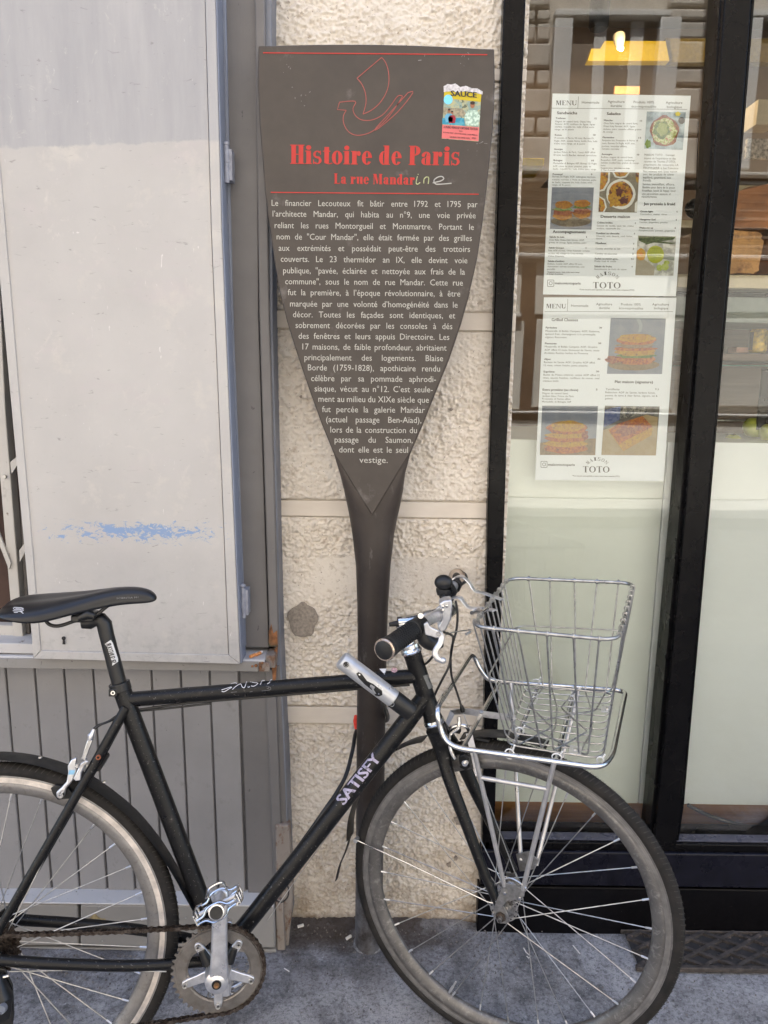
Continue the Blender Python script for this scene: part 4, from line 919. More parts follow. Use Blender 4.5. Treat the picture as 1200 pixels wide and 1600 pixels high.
# ================================================================ the city history sign
M['sign'] = simple('brown_grey_sign_paint', (.060, .049, .041), .50, spec=.4, var=.06, scale=40, bump=.05, dirt=(.135, .12, .11), dscale=14, dlo=.62, dhi=.75)
def m_post():
    k = NB('sign_post_paint')
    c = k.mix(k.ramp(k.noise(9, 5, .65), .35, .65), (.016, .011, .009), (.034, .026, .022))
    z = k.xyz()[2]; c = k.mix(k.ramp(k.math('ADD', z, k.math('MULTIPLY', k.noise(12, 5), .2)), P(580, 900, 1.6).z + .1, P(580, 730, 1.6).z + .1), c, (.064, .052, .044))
    c = k.mix(k.ramp(k.noise(60, 5, .7, (1, 1, .3)), .62, .72, 0, .6), c, (.14, .13, .12))
    c = k.mix(k.math('MULTIPLY', k.ramp(z, .40, .10, 0, .9), k.ramp(k.noise(25, 5, .7), .35, .6)), c, (.13, .13, .14))
    k.color(c); k.bump(k.noise(120, 4), .2, .001); return k.set(.48, .0, .4)
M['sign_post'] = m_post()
M['red'] = simple('sign_red', (.46, .022, .016), .5, var=.06)
M['cream_letter'] = simple('sign_cream', (.46, .45, .40), .55, var=.05)
DS = 1.60
sg = thing('history_sign', 'tall brown grey paddle shaped street history sign on a flared post', 'sign', (P(577, 1505, 1.635).x, 1.635, 0))
Lb = [(72, 402, 774), (130, 402.5, 773.5), (200, 406, 770.5), (300, 414, 760), (350, 420.5, 754), (404, 428, 746), (452, 436, 735), (502, 448, 721), (559, 466, 702), (616, 485.5, 679), (664, 503, 660), (708, 521, 641)]
Lo = [(739, 531, 633), (765, 537, 630), (790, 542, 625.5), (806, 545, 622), (837, 550, 616), (885, 555.5, 610.5), (948, 558, 606.5), (1012, 558.5, 604.5), (1150, 557, 602), (1300, 556, 599.5), (1480, 554.5, 597)]
def inner(y): return (521 + (581 - 521) * (y - 708) / 98, 641 + (582 - 641) * (y - 708) / 98) if y < 806 else None
rowsS = []
for y, l, r in Lb:
    a, b = P(l, y, DS), P(r, y, DS); rowsS.append((a.x, b.x, a.x, b.x, a.z, .0, .022))
for y, l, r in Lo:
    wpx = (r - l) / 2; w = (P(r, y, DS + .03).x - P(l, y, DS + .03).x) / 2
    a, b = P(l, y, DS + .028), P(r, y, DS + .028); i_ = inner(y); t_ = min(1, (y - 708) / 98)
    if i_: ia, ib = P(i_[0], y, DS).x, P(i_[1], y, DS).x
    else: ia = ib = (a.x + b.x) / 2
    rowsS.append((a.x, b.x, ia, ib, a.z, min(w, .012 + .028 * t_), .022 + (2 * w - .022) * t_))
xb_, rb_ = (rowsS[-1][0] + rowsS[-1][1]) / 2, (rowsS[-1][1] - rowsS[-1][0]) / 2
rowsS.append((xb_ - rb_, xb_ + rb_, xb_, xb_, .0, rb_, 2 * rb_)); rowsS.append((xb_ - rb_, xb_ + rb_, xb_, xb_, -.05, rb_, 2 * rb_))
def sign_mesh(rs, y0):
    vs = []; K = 6
    for (xl, xr, il, ir, z, e, T) in rs:
        xc = (il + ir) / 2; sec = []
        for k in range(K + 1):
            s = 1 - k / K; x = il + (xl - il) * sin(s * pi / 2) if e > 0 else xl; f = e * (1 - cos(s * pi / 2)); sec.append((x, f))
        for k in range(1, K + 1):
            s = k / K; x = ir + (xr - ir) * sin(s * pi / 2) if e > 0 else xr; f = e * (1 - cos(s * pi / 2)); sec.append((x, f))
        if abs(ir - il) < 1e-6: pass
        back = []
        for k in range(0, 9):
            a = pi * k / 8; xm = (xl + xr) / 2; hw = (xr - xl) / 2
            back.append((xm + hw * cos(a), e + (T - e) * (sin(a) ** (1.0 if e > 0 else .15))))
        sec += back[1:-1]
        vs += [(x, y0 + f, z) for x, f in sec]
    n = len(vs) // len(rs)
    fs = [(j * n + k, j * n + (k + 1) % n, (j + 1) * n + (k + 1) % n, (j + 1) * n + k) for j in range(len(rs) - 1) for k in range(n)]
    return vs, fs + [tuple(range(n)), tuple((len(rs) - 1) * n + k for k in range(n))[::-1]]
# top edge: a shallow arc
zt0 = rowsS[0][4]; xl0, xr0 = rowsS[0][0], rowsS[0][1]
arc = [(xl0 + (xr0 - xl0) * t, zt0 + .006 * (1 - (2 * t - 1) ** 2)) for t in [k / 16 for k in range(17)]]
blade = MB(); outline = []
right = [(P(r, y, DS).x, P(r, y, DS).z) for y, l, r in Lb]; left = [(P(l, y, DS).x, P(l, y, DS).z) for y, l, r in Lb][::-1]
outline = arc[::-1][:-1][::-1]
outline = [(xl0 + .002, zt0 + .001)] + arc[1:-1] + [(xr0 - .002, zt0 + .001)] + right[1:] + [(P(611, 757, DS).x, P(611, 757, DS).z), (P(581.5, 806, DS).x, P(581.5, 806, DS).z), (P(551, 757, DS).x, P(551, 757, DS).z)] + left[:-1]
blade.prism([(x, DS, z) for x, z in outline], (0, .020, 0)); obj('blade', blade, M['sign'], sg, bevel=.0025, smooth=35)
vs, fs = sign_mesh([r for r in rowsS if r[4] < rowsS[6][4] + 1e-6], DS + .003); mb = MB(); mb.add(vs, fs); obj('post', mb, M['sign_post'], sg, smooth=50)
mb = MB(); mb.lathe((xb_, DS + .0075 + rb_, 0), (0, 0, 1), [(rb_ * 1.16, -.01), (rb_ * 1.12, .004), (rb_ * 1.06, .009), (rb_ * 1.005, .016)], 20); obj('base_collar', mb, M['asphalt'], sg)
YS = DS - .0006
pS = lambda x, y: P(x, y, YS)
mb = MB(); fat_text(mb, 'Histoire de Paris', 453.5, 256, 718.5, 258.5, 30, pS); obj('title', mb, M['red'], sg, smooth=0, flip=False)
mb = MB(); fat_text(mb, 'La rue Mandar', 522, 287, 648, 288.5, 16, pS, .25, .06); obj('subtitle', mb, M['red'], sg, smooth=0, flip=False)
for a, b in (((411, 82.5), (761.5, 85.5)), ((423, 300.5), (748, 303.5))):
    mb = MB(); mb.tube([pS(*a), pS(*b)], .001, 4, flat=((0, 0, 1), .0009, .0003)); obj('red_rule', mb, M['red'], sg, smooth=0)
cg = lambda x, y: pS(x / 2.857 + 380, y / 2.857 + 40)
for path in ([(618, 142), (508, 235)] , [(508, 235), (530, 262), (545, 300), (548, 345), (535, 395)], [(535, 395), (572, 378), (610, 345), (638, 300), (650, 255), (648, 205), (636, 165), (618, 142)],
             [(430, 342), (500, 338), (490, 370), (500, 400), (530, 421), (575, 421), (620, 400), (655, 362), (690, 315), (712, 315)], [(712, 315), (680, 365), (640, 418), (600, 455), (560, 480), (510, 490), (472, 475), (450, 440), (447, 405), (460, 378)], [(460, 378), (420, 375), (430, 342)],
             [(735, 300), (757, 300), (690, 385), (605, 458), (592, 458), (650, 395), (735, 300)]):
    mb = MB(); q = [cg(*p) for p in path]; mb.tube(spline(q, 4) if len(q) > 3 else q, .0006, 4, flat=((0, 1, 0), .0003, .0007)); obj('ship_outline', mb, simple('dull_red', (.36, .08, .07), .5), sg, smooth=0)
lines = [("Le financier Lecouteux fit bâtir entre 1792 et 1795 par", 77, 68, 1093, 75), ("l’architecte Mandar, qui habita au n°9, une voie privée", 82, 121, 1084, 130), ("reliant les rues Montorgueil et Montmartre. Portant le", 92, 178, 1075, 187), ('nom de "Cour Mandar", elle était fermée par des grilles', 102, 234, 1065, 242), ("aux extrémités et possédait peut-être des trottoirs", 112, 290, 1056, 296), ("couverts. Le 23 thermidor an IX, elle devint voie", 122, 344, 1043, 352),
         ('publique, "pavée, éclairée et nettoyée aux frais de la', 134, 401, 1031, 408), ('commune", sous le nom de rue Mandar. Cette rue', 144, 455, 1021, 462), ("fut la première, à l’époque révolutionnaire, à être", 157, 509, 1008, 516), ("marquée par une volonté d’homogénéité dans le", 168, 565, 995, 571), ("décor. Toutes les façades sont identiques, et", 182, 618, 983, 624), ("sobrement décorées par les consoles à dés", 195, 671, 969, 677),
         ("des fenêtres et leurs appuis Directoire. Les", 210, 724, 954, 730), ("17 maisons, de faible profondeur, abritaient", 229, 777, 940, 783), ("principalement des logements. Blaise", 239, 830, 923, 835), ("Borde (1759-1828), apothicaire rendu", 256, 880, 908, 886), ("célèbre par sa pommade aphrodi-", 272, 933, 888, 938), ("siaque, vécut au n°12. C’est seule-", 289, 984, 872, 989),
         ("ment au milieu du XIXe siècle que", 308, 1035, 853, 1040), ("fut percée la galerie Mandar", 326, 1086, 833, 1090), ("(actuel passage Ben-Aïad),", 346, 1136, 816, 1140), ("lors de la construction du", 367, 1187, 794, 1190), ("passage du Saumon,", 388, 1236, 773, 1238), ("dont elle est le seul", 410, 1285, 750, 1287), ("vestige.", 510, 1336, 650, 1337)]
for s, x0, y0, x1, y1 in lines:
    mb = MB(); f_ = lambda x, y: (x / 3.158 + 400, y / 3.158 + 300)
    a, b = f_(x0, y0), f_(x1, y1); justified(mb, s, *a, *b, 9.3, pS, squeeze=.93); obj('text_line', mb, M['cream_letter'], sg, smooth=0, flip=False)
M['scrawl'] = simple('pale_marker', (.40, .42, .22), .6, var=.3, scale=200); M['scrawl2'] = simple('grey_marker', (.42, .41, .38), .6)
for mt, path in (('scrawl', [(778, 672), (772, 700), (778, 708), (790, 700)]), ('scrawl', [(806, 705), (808, 685), (818, 676), (828, 680), (826, 706)]), ('scrawl2', [(846, 702), (880, 694), (895, 684), (888, 674), (870, 676), (852, 690), (858, 706), (880, 708), (930, 704)])):
    mb = MB(); mb.tube(spline([cg(*p) for p in path], 5), .001, 5, flat=((0, 1, 0), .0003, .0011)); obj('scrawled_letter', mb, M[mt], sg)
mb = MB(); mb.ball(cg(781, 664), .0011, 1, .3, 1, 8, 5); obj('scrawled_letter', mb, M['scrawl'], sg)
M['scuff'] = simple('pale_scuff', (.17, .16, .155), .6, var=.3, scale=300)
for k_ in range(26):
    cx, cy, sp = random.choice([(795, 150, 14), (985, 150, 14), (260, 320, 26), (210, 188, 16), (1050, 545, 22), (300, 330, 20)]); mb = MB()
    x, y = cx + random.gauss(0, sp), cy + random.gauss(0, sp * 1.3); dx, dy = random.gauss(0, 7), random.gauss(0, 5)
    mb.tube([cg(x, y), cg(x + dx, y + dy + 2)], .0005, 4, flat=((0, 1, 0), .0002, .00045 + random.random() * .0004)); obj('scuff', mb, M['scuff'], sg, smooth=0)
# event sticker on the sign
st = lambda x, y: P(x / 13.333 + 680, y / 13.333 + 120, YS)
def stk(name, pts, mat, par, k=0): mb = MB(); mb.prism([st(x, y) + Vector((0, -.0003 * k, 0)) for x, y in pts], (0, .0003, 0)); return obj(name, mb, mat, par, smooth=0)
skr = stk('sticker', [(190, 300), (960, 350), (905, 1350), (135, 1290)], fm('print_sky', (.35, .45, .42), (.60, .58, .40), 120, (.10, .12, .08), .55, .62), sg, 0)
skr['label'] = 'torn yellow, photo and pink event sticker near the right edge of the sign'
stk('torn_paper', [(178, 320), (175, 200), (260, 150), (330, 165), (420, 140), (520, 215), (640, 190), (760, 240), (880, 245), (990, 310), (985, 370), (800, 330), (620, 300), (480, 330), (330, 300)], simple('torn_white', (.55, .53, .55), .9, var=.25, scale=200), skr, 2)
stk('yellow_band', [(190, 262), (965, 345), (950, 525), (180, 440)], fm('print_yellow', (.68, .56, .16)), skr, 1)
stk('pink_band', [(148, 1000), (915, 1052), (900, 1340), (136, 1282)], fm('print_pink', (.80, .30, .30)), skr, 1)
stk('blue_disc', blob(270, 475, 92, 100, .01), fm('print_skyblue', (.30, .58, .78)), skr, 2)
stk('car', [(165, 640), (560, 660), (640, 760), (600, 830), (430, 830), (170, 780)], fm('print_car', (.30, .28, .22), (.5, .45, .35), 200), skr, 1)
stk('car_door', [(150, 860), (600, 860), (620, 1020), (148, 985)], fm('print_teal', (.10, .32, .45), (.2, .45, .55), 120), skr, 1)
for (hx, hy, s_, shirt) in ((775, 590, 1.0, fm('print_mint', (.45, .58, .50), (.55, .64, .58), 200)), (290, 710, .55, fm('print_blueshirt', (.28, .52, .70))), (350, 750, .5, fm('print_red', (.35, .06, .08)))):
    stk('shirt', [(hx - 90 * s_, hy + 110 * s_), (hx + 90 * s_, hy + 110 * s_), (hx + 160 * s_, hy + 230 * s_), (hx + 120 * s_, hy + 430 * s_), (hx - 130 * s_, hy + 430 * s_), (hx - 170 * s_, hy + 230 * s_)], shirt, skr, 3)
    stk('face', blob(hx, hy, 46 * s_, 66 * s_, .02), fm('print_skin', (.42, .22, .15)), skr, 4); stk('hair', blob(hx, hy - 40 * s_, 50 * s_, 36 * s_, .05), fm('print_hair', (.04, .02, .015)), skr, 5)
def stt(s, x0, y0, x1, y1, cap, mat, b=0.02):
    mb = MB(); text(mb, s, x0, y0, x1, y1, cap, lambda x, y: st(x, y) + Vector((0, -.0012, 0)), bold=b); obj('sticker_text', mb, mat, skr, smooth=0, flip=False)
stt('SAUCE', 330, 400, 860, 440, 110, M['ink'], .04); stt('A MUSIC VIDEO BY CAPTAINE TEXTEUR', 175, 1070, 885, 1118, 46, M['ink'])
stt('WITH', 495, 1145, 565, 1150, 22, M['ink']); stt('ROMANE WEST · JEAN MARCHAND · LOUIS PERRON', 170, 1172, 875, 1232, 24, M['ink']); stt('GALERIE 7 SUR SEINE PARIS', 300, 1268, 720, 1300, 28, M['ink']); stt('2023', 760, 1290, 850, 1300, 30, M['ink'])

# ================================================================ the grating in the pavement
gr = thing('floor_grate', 'rusty iron diamond grating in the pavement at the foot of the black shop base', 'grate', (P(1120, 1500, 0.0).x, 1.63, 0))
M['rust_iron'] = simple('rusty_cast_iron', (.055, .047, .043), .75, .2, var=.4, scale=60, bump=.5, dirt=(.17, .13, .11), dscale=50, dlo=.58, dhi=.7)
gx0, gx1 = P(985, 1500, 1.63).x, 2.25; gy0, gy1 = 1.572, 1.686
mb = MB(); mb.abox(gx0, gx1, gy0, gy1, .0035, .0042); obj('pit', mb, M['groove'], gr)
import itertools
def clipseg(a, b):
    (x0, y0), (x1, y1) = a, b; t0, t1 = 0.0, 1.0; dx, dy = x1 - x0, y1 - y0
    for p, q in ((-dx, x0 - gx0), (dx, gx1 - x0), (-dy, y0 - gy0), (dy, gy1 - y0)):
        if abs(p) < 1e-9:
            if q < 0: return None
        else:
            r = q / p
            if p < 0: t0 = max(t0, r)
            else: t1 = min(t1, r)
    return None if t0 >= t1 else ((x0 + dx * t0, y0 + dy * t0), (x0 + dx * t1, y0 + dy * t1))
for i in range(-4, 24):
    for sgn in (1, -1):
        xx = gx0 + i * .078; s_ = clipseg((xx, gy0), (xx + sgn * .20, gy1))
        if s_:
            mb = MB(); (a, b), (c, d) = s_; dv = Vector((c - a, d - b, 0)).normalized(); nv = Vector((-dv.y, dv.x, 0)) * .0042
            zt_ = .0125 if sgn > 0 else .0118
            A, B = Vector((a, b, 0)), Vector((c, d, 0)); mb.prism([A - nv + Vector((0, 0, zt_)), A + nv + Vector((0, 0, zt_)), B + nv + Vector((0, 0, zt_)), B - nv + Vector((0, 0, zt_))], (0, 0, -.008)); obj('bar', mb, M['rust_iron'], gr)
for a, b in ((gy0 - .012, gy0), (gy1 - .004, gy1 + .0)): mb = MB(); mb.abox(gx0 - .01, gx1, a, b, .002, .0135); obj('frame_bar', mb, M['rust_iron'], gr, bevel=.002)
mb = MB()
for i in range(160):
    x, y = random.uniform(gx0, 1.1), random.uniform(gy0, gy1); r = random.uniform(.0012, .0035); mb.ball((x, y, .006), r, 1, 1.3, .6, 6, 4)
kind(obj('grit', mb, M['rust_iron'], gr), 'stuff')

# ================================================================ upper house, the house over the street
M['house'] = simple('upper_render', (.52, .48, .42), .9, var=.08, scale=3)
up = thing('upper_house', 'plain upper storeys of the house above the two shopfronts', 'house', (0, 2.0, 2.36))
mb = MB(); mb.abox(-12, 14, 1.80, 2.0, 2.75, 11.6); mb.abox(-12, 14, 2.0, 9, 3.35, 11.6); obj('wall', mb, M['house'], up)
mb = MB(); mb.abox(-12, 14, 1.66, 1.80, 2.64, 2.78); obj('string_course', mb, M['house'], up, bevel=.01)
mb = MB(); mb.abox(-12, -.62, 1.665, 1.80, 2.3, 2.64); obj('shop_fascia', mb, M['grey_jamb'], up)
mb = MB(); mb.abox(-12, -1.25, 1.66, 1.80, 0, 2.3); obj('side_front', mb, M['grey_jamb'], up)
mb = MB(); mb.abox(-.62, .19, 1.745, 1.80, 2.3, 2.64); obj('pier_head', mb, M['house'], up)
mb = MB(); mb.abox(2.30, 14, 1.69, 1.80, 0, 2.64); obj('side_front', mb, M['black_frame'], up)
mb = MB(); mb.abox(-12, -.3, 1.80, 1.9, -.02, 3.34); mb.abox(-.3, .10, 2.06, 2.1, -.02, 3.34); mb.abox(-12, 14, 8.9, 9, -.1, 3.34); mb.abox(-12, -11.9, 2.0, 8.9, -.1, 3.34); mb.abox(13.9, 14, 2.0, 8.9, -.1, 3.34); obj('rear_wall', mb, M['house'], up)
op = thing('facing_house', 'sunlit cream stone house across the street with cushioned blocks, mirrored in the cafe glass', 'house', (2.5, YO, 0))
M['stone'] = simple('sunny_ashlar', (.55, .50, .43), .85, var=.10, scale=5, bump=.1)
M['stone_lt'] = simple('pale_painted_stone', (.70, .67, .60), .8, var=.04, scale=3)
M['white_joinery'] = simple('white_joinery', (.72, .70, .66), .5, var=.04)
M['opp_window'] = simple('curtained_window', (.26, .21, .16), .6, var=.1, scale=3)
M['window_dark'] = simple('dark_window', (.03, .03, .035), .12)
mb = MB(); mb.abox(-12, 14, YO - .5, YO - .06, -.1, 9.5); obj('wall', mb, M['stone'], op)
def rbox(name, xa, ya, xb, yb, pr, mat, bevel=.02, back=-.055):
    p, q = RF(xa, ya), RF(xb, yb); mb = MB(); mb.abox(p.x, q.x, YO + back, YO + pr, q.z, p.z); return obj(name, mb, mat, op, bevel=bevel)
courses = [(18, 35, 2), (39, 66, 2), (69, 107, 1), (112, 136, 2), (141, 180, 1), (187, 213, 2), (217, 272, 1), (-20, 13, 1), (-50, -25, 2), (-90, -56, 1), (-122, -96, 2), (-165, -128, 1), (-200, -170, 2), (-250, -206, 1)]
for (y0, y1, nn) in courses:
    spans = [(700, 774), (781, 858), (1044, 1098), (1102, 1146), (1240, 1290), (1294, 1350)] if nn == 1 else [(690, 736), (741, 798), (803, 835), (840, 858), (1044, 1119), (1124, 1146), (1240, 1318), (1324, 1350)]
    for a, b in spans: rbox('stone_block', a, y0, b, y1, .05, M['stone'])
for a, b in ((866, 881), (1026, 1041), (1150, 1165), (1224, 1238)):
    rbox('white_casing', a, 34, b, 268, .09, M['white_joinery'], .01)
rbox('lintel', 866, 20, 1041, 33, .09, M['white_joinery'], .01); rbox('lintel', 1150, 20, 1238, 33, .09, M['white_joinery'], .01)
rbox('window', 881, 34, 1026, 268, -.03, M['opp_window'], .0, -.058); rbox('window', 1165, 34, 1224, 268, -.03, M['opp_window'], .0, -.058)
for x in (930, 985): rbox('glazing_bar', x, 34, x + 4, 268, .0, M['white_joinery'], .005, -.03)
rbox('cornice', 560, 274, 1500, 281, .20, M['stone_lt'], .01); rbox('cornice', 560, 283, 1500, 292, .12, M['stone_lt'], .01)
for i in range(7): rbox('shutter_slat', 560, 296 + i * 14, 1500, 305 + i * 14, .03, M['opp_window'], .004)
rbox('cornice', 560, 398, 1500, 405, .10, M['white_joinery'], .01)
for a, b in ((600, 812), (838, 1040), (1060, 1082), (1120, 1500)): rbox('lower_wall', a, 408, b, 492, .0, M['stone_lt'], .01)
rbox('sill_band', 560, 484, 812, 494, .10, M['white_joinery'], .01)
for a, b in ((560, 812), (838, 1050), (1086, 1500)): rbox('lower_panel', a, 496, b, 640, .02, M['stone_lt'], .01)
rbox('door', 814, 408, 836, 780, -.02, M['brown_wood'], .0); rbox('door', 1053, 408, 1083, 780, -.02, M['stone'], .0)
rbox('rail', 560, 642, 1500, 652, .10, M['white_joinery'], .01); rbox('stall_riser', 560, 654, 1500, 786, .03, M['stone_lt'], .01)
# ================================================================ the bicycle (leans a little towards the wall, bars turned to the street)
def nrm(a, t): return Vector((sin(a) * cos(t), cos(a) * cos(t), sin(t)))
Cr = Vector((-.717, 1.242, .334)); Cf = Vector((.262, 1.370, .3365))
NF = nrm(atan2(-.128, .979), radians(-8)); NW = nrm(radians(21.6), radians(-1.5))
F = lambda x, y, off=0.0: PP(x, y, Cr, NF, off)
G = lambda x, y, off=0.0: PP(x, y, Cf, NW, off)
EF = NF.cross(Vector((0, 0, 1))).normalized() ; EF = EF if EF.x > 0 else -EF
EW = NW.cross(Vector((0, 0, 1))).normalized() ; EW = EW if EW.x > 0 else -EW
UF = EF.cross(NF) ; UF = UF if UF.z > 0 else -UF
UW = EW.cross(NW) ; UW = UW if UW.z > 0 else -UW
def m_frame():
    k = NB('satin_black_frame')
    c = k.mix(k.ramp(k.noise(12, 4), .3, .7), (.005, .005, .0056), (.0085, .0083, .0088))
    c = k.mix(k.ramp(k.noise(210, 4, .75), .635, .67, 0, .8), c, (.20, .19, .18))
    c = k.mix(k.ramp(k.noise(30, 5, .7), .60, .8, 0, .5), c, (.06, .052, .046))
    k.color(c); k.bump(k.noise(500, 2), .08, .0005)
    return k.set(k.ramp(k.noise(50, 4), .3, .7, .26, .42), spec=.28)
M['frame'] = m_frame()
def m_tyre():
    k = NB('worn_tyre')
    c = k.mix(k.ramp(k.noise(25, 5, .7), .35, .7), (.010, .0093, .009), (.026, .023, .021))
    k.color(c); k.bump(k.noise(420, 3, .6), .4, .0008); return k.set(.8, spec=.3)
M['tyre'] = m_tyre()
M['tread'] = simple('dusty_tread', (.036, .033, .030), .85, var=.4, scale=120)
def m_rim(n, a, b, d):
    k = NB(n)
    c = k.mix(k.ramp(k.noise(14, 6, .7), .35, .65), a, b)
    c = k.mix(k.ramp(k.noise(60, 5, .8, (1, 1, 1), .8), .53, .64, 0, .75), c, d)
    c = k.mix(k.ramp(k.noise(160, 3, .7), .66, .72, 0, .6), c, tuple(x * .3 for x in a))
    k.color(c); k.bump(k.noise(180, 3), .1, .0005); return k.set(.42, .45, .5)
M['rim_f'] = m_rim('front_rim_grey', (.10, .095, .092), (.17, .162, .155), (.27, .26, .25))
M['rim_r'] = m_rim('rear_rim_grey', (.20, .19, .183), (.29, .277, .267), (.16, .145, .135))
M['track'] = simple('brake_track', (.66, .60, .54), .38, .45, var=.2, scale=40)
M['track_f'] = simple('dull_brake_track', (.21, .20, .19), .4, .5, var=.2, scale=40)
M['chrome'] = simple('bright_steel', (.66, .66, .66), .20, 1.0, var=.10, scale=30, dirt=(.36, .34, .32), dscale=50, dlo=.58, dhi=.75)
M['rack_alloy'] = simple('satin_rack_tube', (.52, .51, .51), .34, .7, var=.08, scale=60)
M['dull_plate'] = simple('dull_plate', (.28, .275, .27), .38, .85, var=.25, scale=90)
M['hub_metal'] = simple('hub_metal', (.40, .39, .38), .30, .9, var=.3, scale=120, dirt=(.10, .09, .085), dscale=90, dlo=.5, dhi=.65)
M['alloy'] = simple('brushed_alloy', (.66, .66, .68), .34, .85, var=.1, scale=80, dirt=(.36, .34, .31), dscale=30, dlo=.55, dhi=.72)
M['wire'] = simple('galvanised_wire', (.40, .40, .40), .32, .9, var=.25, scale=70)
M['spoke'] = simple('steel_spoke', (.46, .455, .45), .35, .9, var=.2)
M['spoke_dark'] = simple('dull_spoke', (.16, .15, .145), .4, .9, var=.3)
M['ring'] = simple('grimy_chainring', (.24, .22, .20), .40, .85, var=.2, scale=30, dirt=(.16, .13, .10), dscale=26, dlo=.5, dhi=.68)
M['chain'] = simple('oily_chain', (.10, .082, .070), .42, .85, var=.5, scale=200, dirt=(.04, .028, .022), dscale=90, dlo=.45, dhi=.6)
M['rubber'] = simple('black_rubber', (.007, .007, .0075), .55, var=.25, scale=200, bump=.15)
M['plastic'] = simple('black_plastic', (.008, .008, .0085), .42, var=.15, scale=90)
M['saddle'] = simple('black_saddle_vinyl', (.0055, .006, .0085), .32, spec=.5, var=.05, scale=9)
M['cable'] = simple('black_cable', (.012, .012, .013), .4)
M['silver_lock'] = simple('silver_lock_shell', (.50, .51, .53), .33, .55, var=.06)
M['violet_white'] = simple('worn_white_letters', (.36, .33, .44), .5, var=.2, scale=120, dirt=(.14, .12, .16), dscale=110, dlo=.56, dhi=.62)
M['white_tie'] = simple('white_zip_tie', (.74, .74, .74), .45)
bike = thing('bicycle', 'black city bicycle with a wire front basket leaning in front of the history sign', 'bicycle', (Cr.x + .45, 1.27, 0))
def B(name, mb, mat, parent=None, **kw): return obj(name, mb, M[mat] if isinstance(mat, str) else mat, bike if parent is None else parent, **kw)

# ---- wheels
def wheel(name, c, n, e, u, rim, track, nsp, hubr, near, far, label=None):
    w = MB(); w.tube([c + (e * cos(a) + u * sin(a)) * .3222 for a in [2 * pi * k / 120 for k in range(120)]], .0143, 14, closed=True)
    wh = B(name, MB().add(w.v, w.f), 'tyre', smooth=60)
    if label: wh['label'] = label
    # herringbone tread
    mb = MB(); NT = 190
    for k in range(NT):
        for s in (-1, 1):
            strip = []
            for j in range(4):
                ph = s * (radians(2) + radians(62) * j / 3); th = 2 * pi * (k + (.5 if s > 0 else 0)) / NT + .022 * j / 3
                for dt, dr in ((-.0026, 0), (.0026, 0)):
                    r = .3222 + (.0143 + .0014) * cos(ph)
                    strip.append(c + (e * cos(th + dt) + u * sin(th + dt)) * r + n * ((.0143 + .0014) * sin(ph)))
            mb.add(strip, [(2 * j, 2 * j + 1, 2 * j + 3, 2 * j + 2) for j in range(3)])
    kind(B('tread', mb, 'tread', wh, smooth=0, flip=False), 'stuff')
    prof = [(.3155, .0122), (.3125, .0124), (.3012, .0119), (.3005, .0126), (.294, .0124), (.286, .0098), (.2795, .0052), (.2772, .0)]
    prof = prof + [(r, -h) for r, h in prof[::-1][1:]]
    B('rim', MB().lathe(c, n, prof, 110, ref=e), rim, wh, smooth=50)
    for s in (-1, 1): B('brake_track', MB().lathe(c, n, [(.3120, s * .01265), (.3075, s * .01262), (.3072, s * .0121), (.3068, s * .01262), (.3022, s * .01255)], 110, ref=e), track, wh, smooth=20)
    fl = .031
    hp = [(0, -near), (.0048, -near), (.0048, -near + .012), (.0085, -near + .0121), (.0085, -near + .017), (.0105, -near + .0171), (.0105, -fl - .006), (.016, -fl - .005), (.0165, -fl - .0016), (hubr, -fl - .0014), (hubr, -fl + .0014), (.019, -fl + .002), (.0135, -fl + .010), (.0125, 0)]
    hp2 = [(.0125, 0), (.0135, fl - .010), (.019, fl - .002), (hubr, fl - .0014), (hubr, fl + .0014), (.0165, fl + .0016), (.0105, fl + .006), (.0105, far - .012), (.0048, far - .011), (.0048, far), (0, far)]
    B('hub', MB().lathe(c, n, hp + hp2[1:], 36, ref=e), 'hub_metal', wh, smooth=30)
    for i in range(nsp):
        s = -1 if i % 2 else 1; grp = (i // 2) % 2; sg = 1 if grp else -1
        ar = 2 * pi * i / nsp + .06; ah = ar + sg * radians(62)
        a = c + (e * cos(ah) + u * sin(ah)) * (hubr - .004) + n * (s * fl + (.0016 if grp else -.0016)); b = c + (e * cos(ar) + u * sin(ar)) * .279 + n * s * .0015
        B('spoke', MB().tube([a, b], .00105, 6), 'spoke', wh)
        d = (b - a).normalized(); B('nipple', MB().tube([b - d * .014, b - d * .013, b + d * .001], [.0014, .0021, .0021], 7), 'alloy', wh)
    ang = radians(246); p = c + (e * cos(ang) + u * sin(ang)) * .279
    B('valve', MB().tube([p, p - (p - c).normalized() * .018, p - (p - c).normalized() * .019, p - (p - c).normalized() * .034], [.003, .003, .0022, .0018], 8), 'alloy', wh)
    return wh
wr = wheel('rear_wheel', Cr, NF, EF, UF, 'rim_r', 'track', 32, .023, .066, .066)
wfr = wheel('front_wheel', Cf, NW, EW, UW, 'rim_f', 'track_f', 28, .0285, .072, .055)
B('axle_nut', MB().lathe(Cf - NW * .0615, NW, [(0, -.0016), (.0058, -.0014), (.0105, .0), (.0105, .006)], 6), 'chain', wfr)
B('axle_end', MB().lathe(Cf - NW * .0725, NW, [(0, -.0004), (.0026, -.0004), (.0026, .0004)], 12), 'groove', wfr)
# holes of the front hub flange
for i in range(14):
    a = 2 * pi * i / 14; p = Cf + (EW * cos(a) + UW * sin(a)) * .0245 - NW * .0326; B('flange_hole', MB().lathe(p, NW, [(0, -.0003), (.0016, -.0003), (.0016, .0005)], 8), 'groove', wfr)

